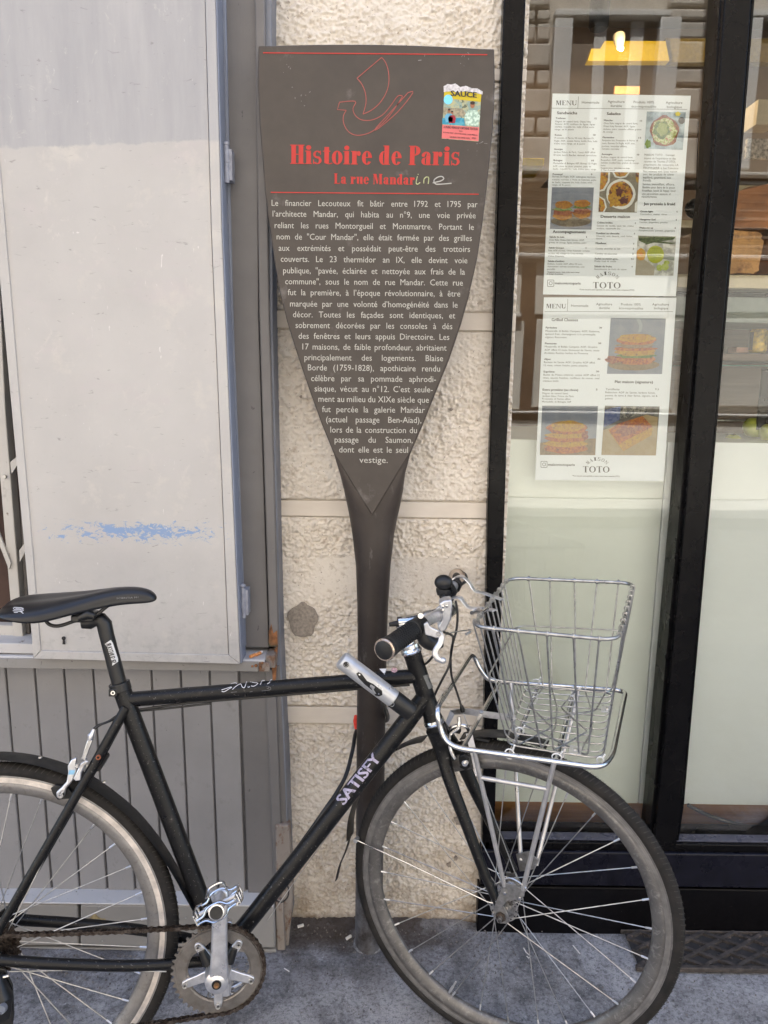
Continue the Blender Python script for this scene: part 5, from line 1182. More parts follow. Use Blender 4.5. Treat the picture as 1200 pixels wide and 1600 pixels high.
# ---- frame
mt = lambda a, b, t: a.lerp(b, t)
TT0, TT1 = F(203, 1093), F(652, 1056); HT0, HT1 = F(643.5, 1019), F(677, 1124)
cc = F(340, 1527, -.075); BBc = cc + NF * .075; ST0 = F(190, 1076)
DT0, DT1 = F(666, 1088), F(352, 1486)
fr = MB(); B('top_tube', MB().tube([TT0, mt(TT0, TT1, .5), TT1], .0142, 22, cap=False), 'frame')
B('seat_tube', MB().tube([ST0, F(206, 1120), BBc], [.0165, .0172, .0172], 22), 'frame')
B('down_tube', MB().tube([DT0, mt(DT0, DT1, .5), mt(DT0, DT1, .9), BBc], [.0185, .0170, .0170, .0175], 22, cap=False), 'frame')
B('head_tube', MB().tube([HT0, mt(HT0, HT1, .06), mt(HT0, HT1, .5), mt(HT0, HT1, .93), HT1], [.0190, .0178, .0178, .0178, .0196], 26), 'frame')
B('bottom_bracket', MB().tube([BBc - NF * .036, BBc + NF * .036], .0205, 24), 'frame')
hax = (HT0 - HT1).normalized()
for (p, nm) in ((HT0 + hax * .0045, 'upper_headset'), (HT1 - hax * .004, 'lower_headset')):
    B(nm, MB().lathe(p, hax, [(0, -.005), (.0205, -.005), (.0215, -.002), (.0195, .0), (.021, .002), (.019, .0055), (0, .0055)], 28), 'chrome')
lk = MB()
for k in range(12):
    a = 2 * pi * k / 12; q = hax.orthogonal().normalized(); q2 = hax.cross(q); d = q * cos(a) + q2 * sin(a); lk.box(HT0 + hax * .0125 + d * .0165, d * .0022, hax.cross(d) * .003, hax * .004)
B('lock_ring', lk, 'chrome')
B('headset_spacer', MB().lathe(HT0 + hax * .0125, hax, [(0, -.003), (.0165, -.003), (.0165, .004), (.0125, .006), (.0125, .02)], 24), 'chrome')
for sd_, nm in ((-1, 'seatstay'), (1, 'seatstay')):
    tp = F(199, 1102) + NF * sd_ * .014
    B(nm, MB().tube([tp, F(150, 1192) + NF * sd_ * .038, Cr + NF * sd_ * .060 + UF * .02 + EF * .012], [.0085, .0088, .0075], 14), 'frame')
    cs1 = BBc + NF * sd_ * .024 - EF * .01; dr = Cr + NF * sd_ * .062 - UF * .001 + EF * .022
    B('chainstay', MB().tube(spline([cs1, cs1.lerp(dr, .35) + NF * sd_ * .016, cs1.lerp(dr, .7) + NF * sd_ * .012, dr], 5), .0098 if sd_ < 0 else .0105, 16), 'frame')
    dd = Cr + NF * sd_ * .062
    B('dropout', MB().prism([dd + EF * x + UF * z for x, z in ((-.022, -.012), (-.016, .014), (.006, .030), (.022, .026), (.020, .010), (.034, .010), (.036, -.010), (.010, -.020), (-.012, -.034))], NF * .005), 'frame', bevel=.001)
B('seatstay_bridge', MB().tube([F(160, 1190) - NF * .034, F(160, 1190) + NF * .034], .006, 10), 'frame')
p = F(153.5, 1183.5, -.0465); B('rust_ring', MB().lathe(p, NF, [(.0025, -.001), (.0042, -.0012), (.0044, .002)], 14), simple('rust_red', (.30, .09, .04), .8))
# fork
CR_ = HT1 - hax * .010
B('fork_crown', MB().tube([CR_ + hax * .006, CR_ - hax * .022, CR_ - hax * .040], [.0185, .0190, .017], 22), 'frame')
for s, nm in ((-1, 'fork_blade'), (1, 'fork_blade')):
    if s < 0: pts = [CR_ - hax * .008 - NW * .012, G(690, 1172, -.030), G(704, 1222, -.042), G(731, 1294, -.048), G(756, 1362, -.052), G(778, 1412, -.054)]
    else: pts = [CR_ - hax * .008 + NW * .012, G(715, 1176, .028), G(738, 1226, .040), G(762, 1275, .046), G(785, 1322, .050), G(803, 1360, .052)]
    B(nm, MB().tube(spline(pts, 4), [.0165 - .0082 * i / 20 for i in range(21)], 18), 'frame')
    dd = Cf + NW * s * .0545
    B('fork_end', MB().prism([dd + EW * x + UW * z for x, z in ((-.016, .020), (.004, .024), (.015, .006), (.013, -.012), (-.004, -.016), (-.014, -.004))], NW * .004 * s), 'dull_plate', bevel=.0008)
for (px, py, off, r) in ((771, 1427, -.0585, .0028), (776, 1407, -.0585, .0022)):
    B('eyelet_bolt', MB().lathe(G(px, py, off), NW, [(0, -.004), (r, -.004), (r * 1.1, 0), (r * 1.1, .004)], 10), 'chrome')
# ---- surface print on round tubes
def oncyl(px, py, A, B_, r):
    d = ray(px, py).normalized(); ax = (B_ - A).normalized(); m = CAM - A
    d2 = d - ax * d.dot(ax); m2 = m - ax * m.dot(ax)
    a = d2.dot(d2); b = 2 * d2.dot(m2); c = m2.dot(m2) - r * r; D = b * b - 4 * a * c
    t = (-b - sqrt(max(D, 0))) / (2 * a); return CAM + d * t
def curved_text(s, x0, y0, x1, y1, upx, upy, A, B_, r, mat, name, bold=0.0, stretch=True):
    vs, fs = glyphs(s); lo, hi = min(v[0] for v in vs), max(v[0] for v in vs); mb = MB()
    bm = bmesh.new(); bv_ = [bm.verts.new((x, y, 0)) for x, y in vs]
    for f in fs:
        try: bm.faces.new([bv_[i] for i in f])
        except ValueError: pass
    for k_ in range(1, 8): bmesh.ops.bisect_plane(bm, geom=bm.verts[:] + bm.edges[:] + bm.faces[:], plane_co=(0, CAPH * k_ / 8, 0), plane_no=(0, 1, 0))
    bm.verts.index_update(); vs = [(v.co.x, v.co.y) for v in bm.verts]; fs = [tuple(v.index for v in f.verts) for f in bm.faces]; bm.free()
    for d in ((0, 0), (bold, 0), (-bold, 0)) if bold else ((0, 0),):
        q = []
        for x, y in vs:
            t = (x + d[0] - lo) / (hi - lo); k = y / CAPH
            q.append(oncyl(x0 + (x1 - x0) * t + upx * k, y0 + (y1 - y0) * t + upy * k, A, B_, r))
        mb.add([v_ + (CAM - v_).normalized() * 6e-5 * (d[0] > 0) + (CAM - v_).normalized() * 12e-5 * (d[0] < 0) for v_ in q], fs)
    return B(name, mb, mat, smooth=0, flip=False)
DTe = mt(DT0, DT1, .9)
curved_text('SATISFY', 538, 1258, 596, 1186, -14, -10, DT0, DTe, .0186, 'violet_white', 'frame_lettering', bold=.035)
def strokes(name, paths, conv, A, B_, r, mat, w=.0006, par=None):
    mb = MB()
    for pth in paths:
        q = [oncyl(*conv(*p), A, B_, r) for p in pth]; mb.tube(spline(q, 3) if len(q) > 2 else q, w, 5)
    return B(name, mb, mat, par)
tc_ = lambda x, y: (x / 8.571 + 320, y / 8.571 + 1040)
M['logo'] = simple('pale_logo_line', (.62, .62, .66), .4)
strokes('top_tube_logo', [[(225, 325), (290, 305), (355, 285)], [(228, 345), (265, 348), (330, 308), (362, 290)], [(350, 245), (400, 232), (430, 240)], [(370, 320), (420, 275), (480, 245), (500, 285), (530, 295), (545, 260), (562, 215)], [(575, 285), (598, 285), (616, 215)], [(620, 272), (660, 275), (712, 238), (660, 228), (630, 222)], [(740, 255), (755, 230), (768, 202), (800, 200)], [(835, 245), (868, 225), (880, 195), (900, 185)]], tc_, TT0, TT1, .0143, 'logo', .0007)
strokes('top_tube_logo', [[(350, 360), (430, 350)], [(600, 355), (640, 345)], [(840, 280), (880, 295), (870, 325), (760, 340)]], tc_, TT0, TT1, .0143, simple('dim_logo_line', (.10, .10, .11), .5), .0005)
B('triangle_sticker', MB().sheet([oncyl(*p, TT0, TT1, .0146) for p in ((592.5, 1045), (604, 1044.5), (601, 1054))]), 'paper', smooth=0, flip=False)
B('round_sticker', MB().sheet([oncyl(616 + 5 * cos(a), 1047 + 4 * sin(a), TT0, TT1, .0146) for a in [2 * pi * k / 12 for k in range(12)]]), simple('red_white_sticker', (.55, .35, .36), .5, var=.5, scale=300), smooth=0, flip=False)
B('head_badge', MB().add([oncyl(px, py, HT0, HT1, .0182) for py0, row in ((0, None),) for (px, py) in [(661 + i * 2.5 + j * 2.2, 1056 - i * .8 + j * 5.2) for j in range(5) for i in range(4)]], [(j * 4 + i, j * 4 + i + 1, j * 4 + i + 5, j * 4 + i + 4) for j in range(4) for i in range(3)]), simple('worn_badge', (.17, .165, .155), .5, .3, var=.3), smooth=60, flip=False)

# ---- seat post and saddle
SP0, SP1 = F(163, 978), F(188, 1074)
B('seat_post', MB().tube([F(150, 967), F(157, 968), F(163, 975), mt(SP0, SP1, .15), SP1], [.0125, .0138, .0142, .0136, .0136], 20), 'plastic')
B('seat_post_head', MB().tube([F(128, 973), F(140, 972), F(151, 967)], [.011, .0135, .0125], 18), 'plastic')
B('seat_clamp', MB().lathe(mt(SP0, SP1, .985), (SP0 - SP1), [(0, -.008), (.0195, -.008), (.0195, .008), (0, .008)], 26), 'plastic', bevel=.001)
pc = F(178, 1081, -.012); B('clamp_lug', MB().box(pc, EF * .008, NF * .008, UF * .007), 'plastic', bevel=.0015)
B('clamp_bolt', MB().lathe(F(177, 1082, -.020), NF, [(.0018, -.002), (.0020, -.0035), (.0042, -.0035), (.0045, 0)], 14), 'chrome')
stck = MB(); row = []
for j in range(8):
    t = j / 7; cx, cy = 168.5 + (180 - 168.5) * t, 1003 + (1037 - 1003) * t
    for i in range(5): row.append(oncyl(cx - 4.6 + 9.2 * i / 4 + (1.5 if 0 < j < 7 else 0), cy - 1.6 * (i - 2), SP0, SP1, .0140))
stck.add(row, [(j * 5 + i, j * 5 + i + 1, j * 5 + i + 6, j * 5 + i + 5) for j in range(7) for i in range(4)])
sk = B('seat_post_sticker', stck, simple('silver_sticker', (.60, .60, .60), .4, var=.1), smooth=60, flip=False)
curved_text('SR SUNTOUR', 174, 1037, 165, 1006, 8.0, -2.2, SP0, SP1, .0143, 'ink', 'sticker_lettering', bold=.05)
sec = [(7, 946, .040, .006), (11, 942, .052, .012), (24, 938, .064, .020), (45, 935, .070, .028), (68, 932.5, .068, .034), (92, 930, .060, .034), (118, 927, .047, .031), (145, 923, .035, .032), (172, 919, .027, .031), (200, 916.5, .023, .030), (222, 918, .020, .028), (236, 922.5, .0165, .021), (243, 929, .010, .011), (245, 933, .003, .004)]
vs = []; K = 18
for px, py, hw, dr in sec:
    c = F(px, py); lat = NF.cross(EF).cross(EF); lat = Vector((NF.x, NF.y, 0)).normalized()
    for k in range(K + 1):
        a = -pi / 2 + pi * k / K; q = sin(a); vs.append(c + lat * hw * (abs(q) ** .9 * (1 if q > 0 else -1)) + Vector((0, 0, -dr * (1 - max(cos(a), 0) ** .75) - (.004 * math.exp(-(q / .25) ** 2) if 11 < px < 170 else 0))))
    for k in range(7):
        t = 1 - (k + 1) / 4; vs.append(c + lat * hw * .86 * t + Vector((0, 0, -dr * .8)))
n_ = K + 1 + 7
fs = [(j * n_ + k, j * n_ + (k + 1) % n_, (j + 1) * n_ + (k + 1) % n_, (j + 1) * n_ + k) for j in range(len(sec) - 1) for k in range(n_)] + [tuple(range(n_)), tuple((len(sec) - 1) * n_ + k for k in range(n_))[::-1]]
sad = B('saddle', MB().add(vs, fs), 'saddle', smooth=60)
ss = sad.modifiers.new('round', 'SUBSURF'); ss.levels = 1; ss.render_levels = 1
for s in (-1, 1):
    B('saddle_rail', MB().tube(spline([F(68, 962, s * .018), F(76, 975, s * .020), F(92, 978, s * .021), F(118, 970, s * .021), F(148, 962, s * .021), F(168, 947, s * .016), F(188, 938, s * .008)], 5), .0034, 10), 'plastic', sad)
B('rail_clamp', MB().tube([F(122, 966, -.028), F(137, 960, -.026), F(148, 963, -.026)], [.007, .009, .006], 12), 'plastic', sad)
B('rail_clamp', MB().box(F(134, 963), EF * .020, NF * .027, UF * .007), 'plastic', sad, bevel=.003)
B('clamp_bolt', MB().tube([F(130, 955, -.01), F(130, 968, -.01)], .003, 8), 'steel', sad)
def saddle_print(s, x0, y0, x1, y1, cap, off, mat, name, bold=.0):
    mb = MB(); text(mb, s, x0, y0, x1, y1, cap, lambda x, y: F(x, y, off), bold=bold); return mb
M['badge_white'] = simple('pale_badge', (.66, .66, .68), .4)

# shoot the small prints onto the saddle surface
from mathutils.bvhtree import BVHTree
bpy.context.view_layer.update()
dg_ = bpy.context.evaluated_depsgraph_get(); ev = sad.evaluated_get(dg_); me_ = ev.to_mesh()
mw = sad.matrix_world.copy(); bv = BVHTree.FromPolygons([mw @ v.co for v in me_.vertices], [tuple(p.vertices) for p in me_.polygons])
def onsaddle(px, py, lift=.0005):
    d = ray(px, py).normalized(); h = bv.ray_cast(CAM, d)
    return (h[0] - d * lift) if h[0] is not None else None
def surf_print(mb, polys2d, fs, conv):
    q = [onsaddle(*conv(*p)) for p in polys2d]
    ok = [f for f in fs if all(q[i] is not None for i in f)]
    mb.add([p if p is not None else (0, 0, 0) for p in q], ok)
mb = MB(); k4 = lambda x, y: (x / 4.615, y / 4.615 + 900)
def stroke2(path, w):
    out = []; fs2 = []
    for i, (x, y) in enumerate(path):
        a = path[max(i - 1, 0)]; b = path[min(i + 1, len(path) - 1)]; dx, dy = b[0] - a[0], b[1] - a[1]; l = hypot(dx, dy); out += [(x - dy / l * w, y + dx / l * w), (x + dy / l * w, y - dx / l * w)]
        if i: fs2.append((2 * i - 2, 2 * i - 1, 2 * i + 1, 2 * i))
    return out, fs2
for pth in ([(170, 236), (155, 229), (105, 225), (96, 232), (102, 241), (150, 245), (155, 251), (148, 255), (92, 250)], [(100, 262), (128, 262)], [(112, 234), (160, 239), (170, 246), (158, 255), (148, 256), (168, 270)]): surf_print(mb, *stroke2(pth, 2.2), k4)
B('saddle_emblem', mb, 'badge_white', sad, smooth=0, flip=False)
mb = MB(); v2, f2 = glyphs('SCIENTIA M1'); lo, hi = min(v[0] for v in v2), max(v[0] for v in v2)
surf_print(mb, v2, f2, lambda x, y: (182 + (216 - 182) * (x - lo) / (hi - lo), 936.3 - 1.7 * (x - lo) / (hi - lo) - y / CAPH * 2.6))
B('saddle_lettering', mb, simple('dim_badge', (.16, .16, .17), .4), sad, smooth=0, flip=False)
ev.to_mesh_clear()

# ---- crank set
ringc = cc + NF * .022; teeth = []
NTH = 44; RR = .0862
def gear(c, r, nt, th, depth, inner=None):
    pts = []
    for k in range(nt):
        for d, rr in ((-.30, r - depth), (-.12, r + depth * .7), (.12, r + depth * .7), (.30, r - depth)):
            a = 2 * pi * (k + d) / nt; pts.append((a, rr))
    n = len(pts); mb = MB(); vs = []
    for off in (-th / 2, th / 2):
        vs += [c + (EF * cos(a) + UF * sin(a)) * rr + NF * off for a, rr in pts]; vs += [c + (EF * cos(a) + UF * sin(a)) * (inner or .008) + NF * off for a, rr in pts]
    fs = []
    for k in range(n):
        j = (k + 1) % n; fs += [(k, j, n + j, n + k), (2 * n + k, 3 * n + k, 3 * n + j, 2 * n + j), (k, 2 * n + k, 2 * n + j, j), (n + k, n + j, 3 * n + j, 3 * n + k)]
    return mb.add(vs, fs)
ring = B('chainring', gear(ringc, RR - .001, NTH, .003, .0030, .0565), 'ring')
B('ring_web', MB().lathe(ringc - NF * .0022, NF, [(.0795, .001), (.0785, -.0012), (.0600, -.0012), (.0575, .001)], 72, ref=EF), 'ring', ring)
angs = [270, 342, 54, 126, 198]
sp = cc + NF * .014
for i, dg in enumerate(angs):
    a = radians(dg - 1); d = EF * cos(a) + UF * sin(a); t = EF * -sin(a) + UF * cos(a)
    B('spider_arm', MB().prism([sp + d * x + t * y for x, y in ((.004, -.015), (.022, -.0105), (.040, -.0085), (.058, -.0080), (.0675, -.0058), (.070, 0), (.0675, .0058), (.058, .0080), (.040, .0085), (.022, .0105), (.004, .015))], NF * .006), 'alloy', ring, bevel=.0016)
    # web between arms seen as rounded corners of the openings
    for s in (-1, 1):
        a2 = a + s * radians(13); q = [ringc + (EF * cos(a + s * radians(t_)) + UF * sin(a + s * radians(t_))) * rr for t_, rr in ((4, .050), (9, .0535), (20, .0572), (20, .0592), (4, .0592))]
        B('ring_fillet', MB().prism(q, -NF * .0022), 'ring', ring)
    b = sp + d * .0635 - NF * .003
    B('ring_bolt', MB().lathe(b, NF, [(.0022, .002), (.0022, -.0015), (.0046, -.0018), (.0050, .002)], 16), 'steel', ring)
    B('bolt_socket', MB().lathe(b, NF, [(0, .0005), (.0022, .0005)], 8), 'groove', ring)
Fk = lambda x, y, off: F(x / 5.4545 + 240, y / 5.4545 + 1350, off)
B('crank_arm', MB().prism([Fk(x, y, -.094) for x, y in ((488, 1030), (474, 960), (484, 800), (494, 520), (505, 300), (520, 245), (560, 222), (600, 222), (630, 245), (640, 300), (627, 520), (628, 800), (640, 960), (615, 1030), (540, 1062))], NF * .013), 'alloy', bevel=.004)
B('crank_boss', MB().lathe(cc, NF, [(0, -.021), (.012, -.021), (.021, -.016), (.024, -.004), (.024, .018)], 32), 'alloy')
B('crank_bolt_cap', MB().lathe(cc - NF * .0205, NF, [(0, -.001), (.0085, -.002), (.0092, .001)], 24), 'plastic')
B('crank_bolt', MB().lathe(cc - NF * .0215, NF, [(0, -.001), (.0022, -.001), (.0025, -.0028), (.0050, -.0030), (.0055, .001)], 16), simple('bronze_bolt', (.42, .25, .13), .35, .9))
for s in (-1, 1): B('arm_shoulder', MB().tube([cc + NF * .018 + EF * s * .018 + UF * .018, cc + NF * .018 + EF * s * .030 + UF * .044], [.012, .008], 12), 'plastic')
fa = BBc + NF * .075
B('crank_arm', MB().prism([fa + EF * x + UF * z for x, z in ((-.016, .014), (.016, .014), (.012, -.10), (.011, -.178), (-.011, -.178), (-.012, -.10))], NF * .013), 'alloy', bevel=.004)
def pedal(top, cap_c, t, label=None):
    ax = (cap_c - top).normalized(); s = ax.cross(t).normalized(); s = s if s.z > 0 else -s
    mid = top.lerp(cap_c, .55); L = (cap_c - top).length
    pd = B('pedal', MB().tube([top - ax * .004, top + ax * .012, top + ax * .014, cap_c - ax * .006], [.007, .007, .0105, .0115], 16), 'alloy', smooth=40)
    B('pedal_cap', MB().lathe(cap_c, ax, [(.0115, -.008), (.0112, .001), (.0100, .0028), (0, .0028)], 20), 'plastic', pd)
    B('cap_rim', MB().lathe(cap_c, ax, [(.0106, -.004), (.0132, -.004), (.0134, .0002), (.0110, .0006)], 22), 'chrome', pd)
    for o, w in ((.0, 1.0), (-.062, .94)):
        base = cap_c - ax * .004 + ax * o
        for hs in (-1, 1):
            # the two S-curved bars of each cage side, above and below the spindle
            pts = [base + t * -.036 * w + s * (-.001 + hs * .0035), base + t * -.022 + s * (hs * .0045), base + t * -.012 + s * (hs * .0125), base + s * (hs * .0142), base + t * .012 + s * (hs * .0125), base + t * .022 + s * (hs * .0045), base + t * .036 * w + s * (.001 + hs * .0035)]
            B('cage_bar', MB().tube(spline(pts, 4), .0030, 8, flat=(tuple(ax), .0042, .0021)), 'chrome', pd)
    for sd2 in (-1, 1):
        for hs in (-1, 1):
            A_ = cap_c - ax * .004 + t * sd2 * .036 + s * hs * .005; Z_ = cap_c - ax * .066 + t * sd2 * .034 + s * hs * .005
            B('cage_side', MB().tube(spline([A_, A_.lerp(Z_, .3) + t * sd2 * .006 + s * hs * .003, A_.lerp(Z_, .7) + t * sd2 * .006 + s * hs * .003, Z_], 5), .0023, 8), 'chrome', pd)
        for q in (.15, .5, .85):
            A_ = (cap_c - ax * (.004 + .062 * q)) + t * sd2 * .0405; B('cage_tooth', MB().box(A_, t * .0012, ax * .0035, s * .0095), 'chrome', pd, bevel=.0008)
        B('cross_bar', MB().tube([cap_c - ax * .035 + t * sd2 * .009, cap_c - ax * .035 + t * sd2 * .036], .0035, 8), 'alloy', pd)
    B('loop_end', MB().tube(spline([cap_c - ax * .058 + t * -.020 + s * .012, cap_c - ax * .072 + t * -.014 + s * .020, cap_c - ax * .074 + s * .022, cap_c - ax * .072 + t * .014 + s * .020, cap_c - ax * .058 + t * .020 + s * .012], 5), .0026, 8), 'chrome', pd)
    return pd
topc = Fk(572, 262, -.094); capc = F(338, 1426, -.172)
tv = (F(363, 1410, -.172) - F(313, 1436, -.172)).normalized()
pedal(topc, capc, tv)
fe = fa - UF * .170 + NF * .013; pedal(fe, fe + NF * .082, tv)
# chain
CH = -.0545; cassc = Cr + NF * (CH + .006); CHN = CH - 0.0
rc_ = ringc; rr = RR - .0015; ra = .040
ca = Cr + NF * ((ringc - Cr).dot(NF))
def tang(c1, r1, c2, r2, side):   # outer tangent of two circles in the frame plane, side +1 upper
    dv = c2 - c1; x, y = dv.dot(EF), dv.dot(UF); L = hypot(x, y); b = atan2(y, x); g = math.acos((r1 - r2) / L) * side; a = b + g
    return a
a_u = tang(ca, ra, rc_, rr, 1); path = []
u0 = ca + (EF * cos(a_u) + UF * sin(a_u)) * ra; u1 = rc_ + (EF * cos(a_u) + UF * sin(a_u)) * rr
pul = Cr - UF * .150 + EF * .020 + NF * ((ringc - Cr).dot(NF)); a_l = tang(pul, .020, rc_, rr, -1)
l1 = rc_ + (EF * cos(a_l) + UF * sin(a_l)) * rr; l0 = pul + (EF * cos(a_l) + UF * sin(a_l)) * .020
for k in range(9): a = a_u + pi * .5 * (1 - k / 8); path.append(ca + (EF * cos(a) + UF * sin(a)) * ra)
path += [u0.lerp(u1, t) - UF * .003 * sin(pi * t) for t in [k / 12 for k in range(1, 12)]]
for k in range(30): a = a_u + (a_l - a_u) * k / 29; path.append(rc_ + (EF * cos(a) + UF * sin(a)) * rr)
path += [l1.lerp(l0, t) for t in [k / 8 for k in range(1, 9)]]
def resample(p, step):
    out = [p[0]]; acc = 0.0
    for a, b in zip(p[:-1], p[1:]):
        L = (b - a).length; d = step - acc
        while d <= L: out.append(a.lerp(b, d / L)); d += step
        acc = (L - (d - step))
    return out
pins = resample(path, .0127); mb = MB()
for i in range(len(pins) - 1):
    a, b = pins[i], pins[i + 1]; d = (b - a).normalized(); u = d.cross(NF); out = i % 2
    for s in (-1, 1):
        off = NF * s * (.0034 if out else .0022); o = []
        for k in range(5): an = pi / 2 + pi * k / 4; o.append(a + (d * cos(an) + u * sin(an)) * .0041 + off)
        o.append(a.lerp(b, .5) - u * .0026 + off)
        for k in range(5): an = -pi / 2 + pi * k / 4; o.append(b + (d * cos(an) + u * sin(an)) * .0041 + off)
        o.append(a.lerp(b, .5) + u * .0026 + off)
        mb.prism(o, NF * s * .0010)
    mb.tube([a - NF * .0048, a + NF * .0048], .0018, 7); mb.tube([a - NF * .0021, a + NF * .0021], .0038, 9)
B('chain', mb, 'chain', smooth=30)
cs = None
for k, (nt, off) in enumerate(((28, -.026), (24, -.0305), (21, -.035), (18, -.0395), (15, -.044), (13, -.0485))):
    o = B('sprocket', gear(Cr + NF * off, nt * .0127 / (2 * pi), nt, .0022, .0026, .012), 'chain', wr)
B('cassette_body', MB().tube([Cr - NF * .022, Cr - NF * .052], .016, 20), 'chain', wr)
# rear mech: cage, pulleys, body
de = MB().prism([F(x, y, -.060) for x, y in ((-14, 1512), (8, 1514), (20, 1540), (22, 1585), (12, 1660), (-6, 1660), (-10, 1560))], NF * .004)
dm = B('derailleur', de, 'plastic', bevel=.002)
B('derailleur_body', MB().tube([F(-6, 1525, -.066), F(2, 1560, -.074), F(4, 1590, -.074)], [.012, .020, .013], 16), 'plastic', dm)
B('pivot_cap', MB().lathe(F(1, 1578, -.096), NF, [(0, -.002), (.008, -.001), (.010, .006)], 18), simple('blue_grey_cap', (.25, .27, .32), .3, .6), dm)
B('jockey_wheel', gear(F(4, 1640, -.056), .020, 11, .006, .003, .004), 'plastic', dm)
B('cable_clamp', MB().tube([F(3, 1527, -.068), F(14, 1524, -.068)], .003, 8), 'chrome', dm)

# ---- mudguards
fb = MB().tube(spline([F(-60, 1188), F(0, 1181), F(70, 1191), F(136, 1217), F(200, 1264), F(240, 1308), F(268, 1350), F(292, 1393), F(318, 1440)], 5), .02, 8, flat=(tuple(NF), .0225, .0016))
rf = B('rear_mudguard', fb, 'plastic')
for px, py in ((63, 1187), (163, 1225)): B('rivet', MB().lathe(F(px, py - 3, -.008), UF, [(0, .0025), (.0035, .002), (.004, 0)], 10), 'steel', rf)
B('front_mudguard', MB().tube(spline([G(664, 1154), G(640, 1160), G(609, 1177), G(580, 1205), G(560, 1241), G(549, 1277), G(547, 1308)], 5), .02, 8, flat=(tuple(NW), .020, .0014)), 'plastic')
B('front_mudguard', MB().tube(spline([G(722, 1150), G(750, 1146), G(790, 1147), G(820, 1153), G(856, 1164)], 5), .02, 8, flat=(tuple(NW), .020, .0014)), 'plastic')
B('mud_flap', MB().tube(spline([G(548, 1304), G(541, 1328), G(531, 1352), G(526, 1374)], 4), .01, 8, flat=(tuple(NW), .0085, .0010)), 'plastic')
B('stay', MB().tube([G(556, 1312, -.022), G(640, 1350, -.040), G(762, 1409, -.057), G(776, 1412, -.059)], .0016, 8), 'chrome')
B('stay_clip', MB().lathe(G(556, 1313, -.022), NW, [(0, -.005), (.0048, -.004), (.0048, .010), (0, .011)], 12), 'alloy')

# ---- front rack
zr = .70
RZ = lambda x, y, z=zr: PZ(x, y, z)
pts = [RZ(708, 1168), RZ(940, 1200), RZ(957, 1180), RZ(978, 1079), RZ(765, 1064), RZ(752, 1050, .722), PZ(738, 1020, .765), PZ(681, 1108, .765), RZ(690, 1148, .715)]
rack = B('front_rack', MB().tube(round_path(pts, .028, 6, closed=True), .0052, 14, closed=True), 'chrome')
for a, b in (((722, 1170), (780, 1066)), ((797, 1180), (842, 1069)), ((868, 1190), (898, 1074))):
    B('rack_bar', MB().tube([RZ(*a), RZ(*b)], .0044, 10), 'chrome', rack)
axn, axf = Cf - NW * .060, Cf + NW * .058
for a, b in (((741, 1173), G(788, 1384, -.060)), ((866, 1191), G(817, 1390, -.060))):
    B('rack_leg', MB().tube([RZ(*a), RZ(*a).lerp(b, .9), b], [.0047, .0047, .0044], 12), 'rack_alloy', rack)
q0, q1 = RZ(741, 1173), RZ(866, 1191)
B('rack_cross_tie', MB().tube([q0.lerp(G(788, 1384, -.060), .19), q1.lerp(G(817, 1390, -.060), .20)], .0045, 12), 'rack_alloy', rack)
for a, b in (((798, 1067), G(814, 1344, .060)), ((905, 1075), G(838, 1352, .060))):
    B('rack_leg', MB().tube([RZ(*a), b], .0045, 12), 'rack_alloy', rack)
B('axle_plate', MB().prism([G(x, y, -.063) for x, y in ((783, 1390), (790, 1380), (806, 1384), (820, 1392), (819, 1401), (806, 1406), (792, 1408), (786, 1418), (778, 1424), (772, 1418), (777, 1404))], NW * .003), 'dull_plate', rack, bevel=.0006)
B('axle_arch', MB().tube(spline([G(787, 1374, -.064), G(797, 1372, -.064), G(810, 1378, -.064), G(822, 1388, -.064)], 4), .0016, 8), 'chrome', rack)
for px, py in ((789, 1396), (812, 1404)): B('plate_bolt', MB().lathe(G(px, py, -.067), NW, [(0, -.002), (.0032, -.001), (.0034, .003)], 12), 'chrome', rack)
B('axle_plate', MB().prism([G(x, y, .058) for x, y in ((806, 1335), (826, 1330), (842, 1345), (836, 1358), (812, 1362))], NW * .003), 'dull_plate', rack, bevel=.0006)
B('rack_strap', MB().tube([PP(733, 1146, Cf, NW, -.020), PP(742, 1185, Cf, NW, -.024), PP(748, 1212, Cf, NW, -.028)], .01, 4, flat=(tuple(EW), .0065, .0012)), 'alloy', rack)
B('rack_strap', MB().tube([G(697, 1135, .012), G(707, 1113, .03), G(724, 1111, .03), G(765, 1117, .03), G(806, 1122, .03)], .01, 4, flat=((0, 0, 1), .0065, .0012)), 'alloy', rack)
for px, py in ((752, 1113), (795, 1120)): B('strap_bolt', MB().lathe(G(px, py, .027), (0, -.5, 1), [(0, .004), (.004, .0035), (.0045, 0)], 10), 'steel', rack)
B('brake_boss', MB().prism([G(x, y, -.040) for x, y in ((716, 1182), (724, 1179), (732, 1186), (734, 1199), (728, 1205), (718, 1200))], NW * .014), 'frame', bevel=.002)
B('boss_bolt', MB().lathe(G(726, 1193, -.046), NW, [(0, -.006), (.0030, -.006), (.0032, 0), (.0062, .0), (.0066, .005)], 12), 'chrome')

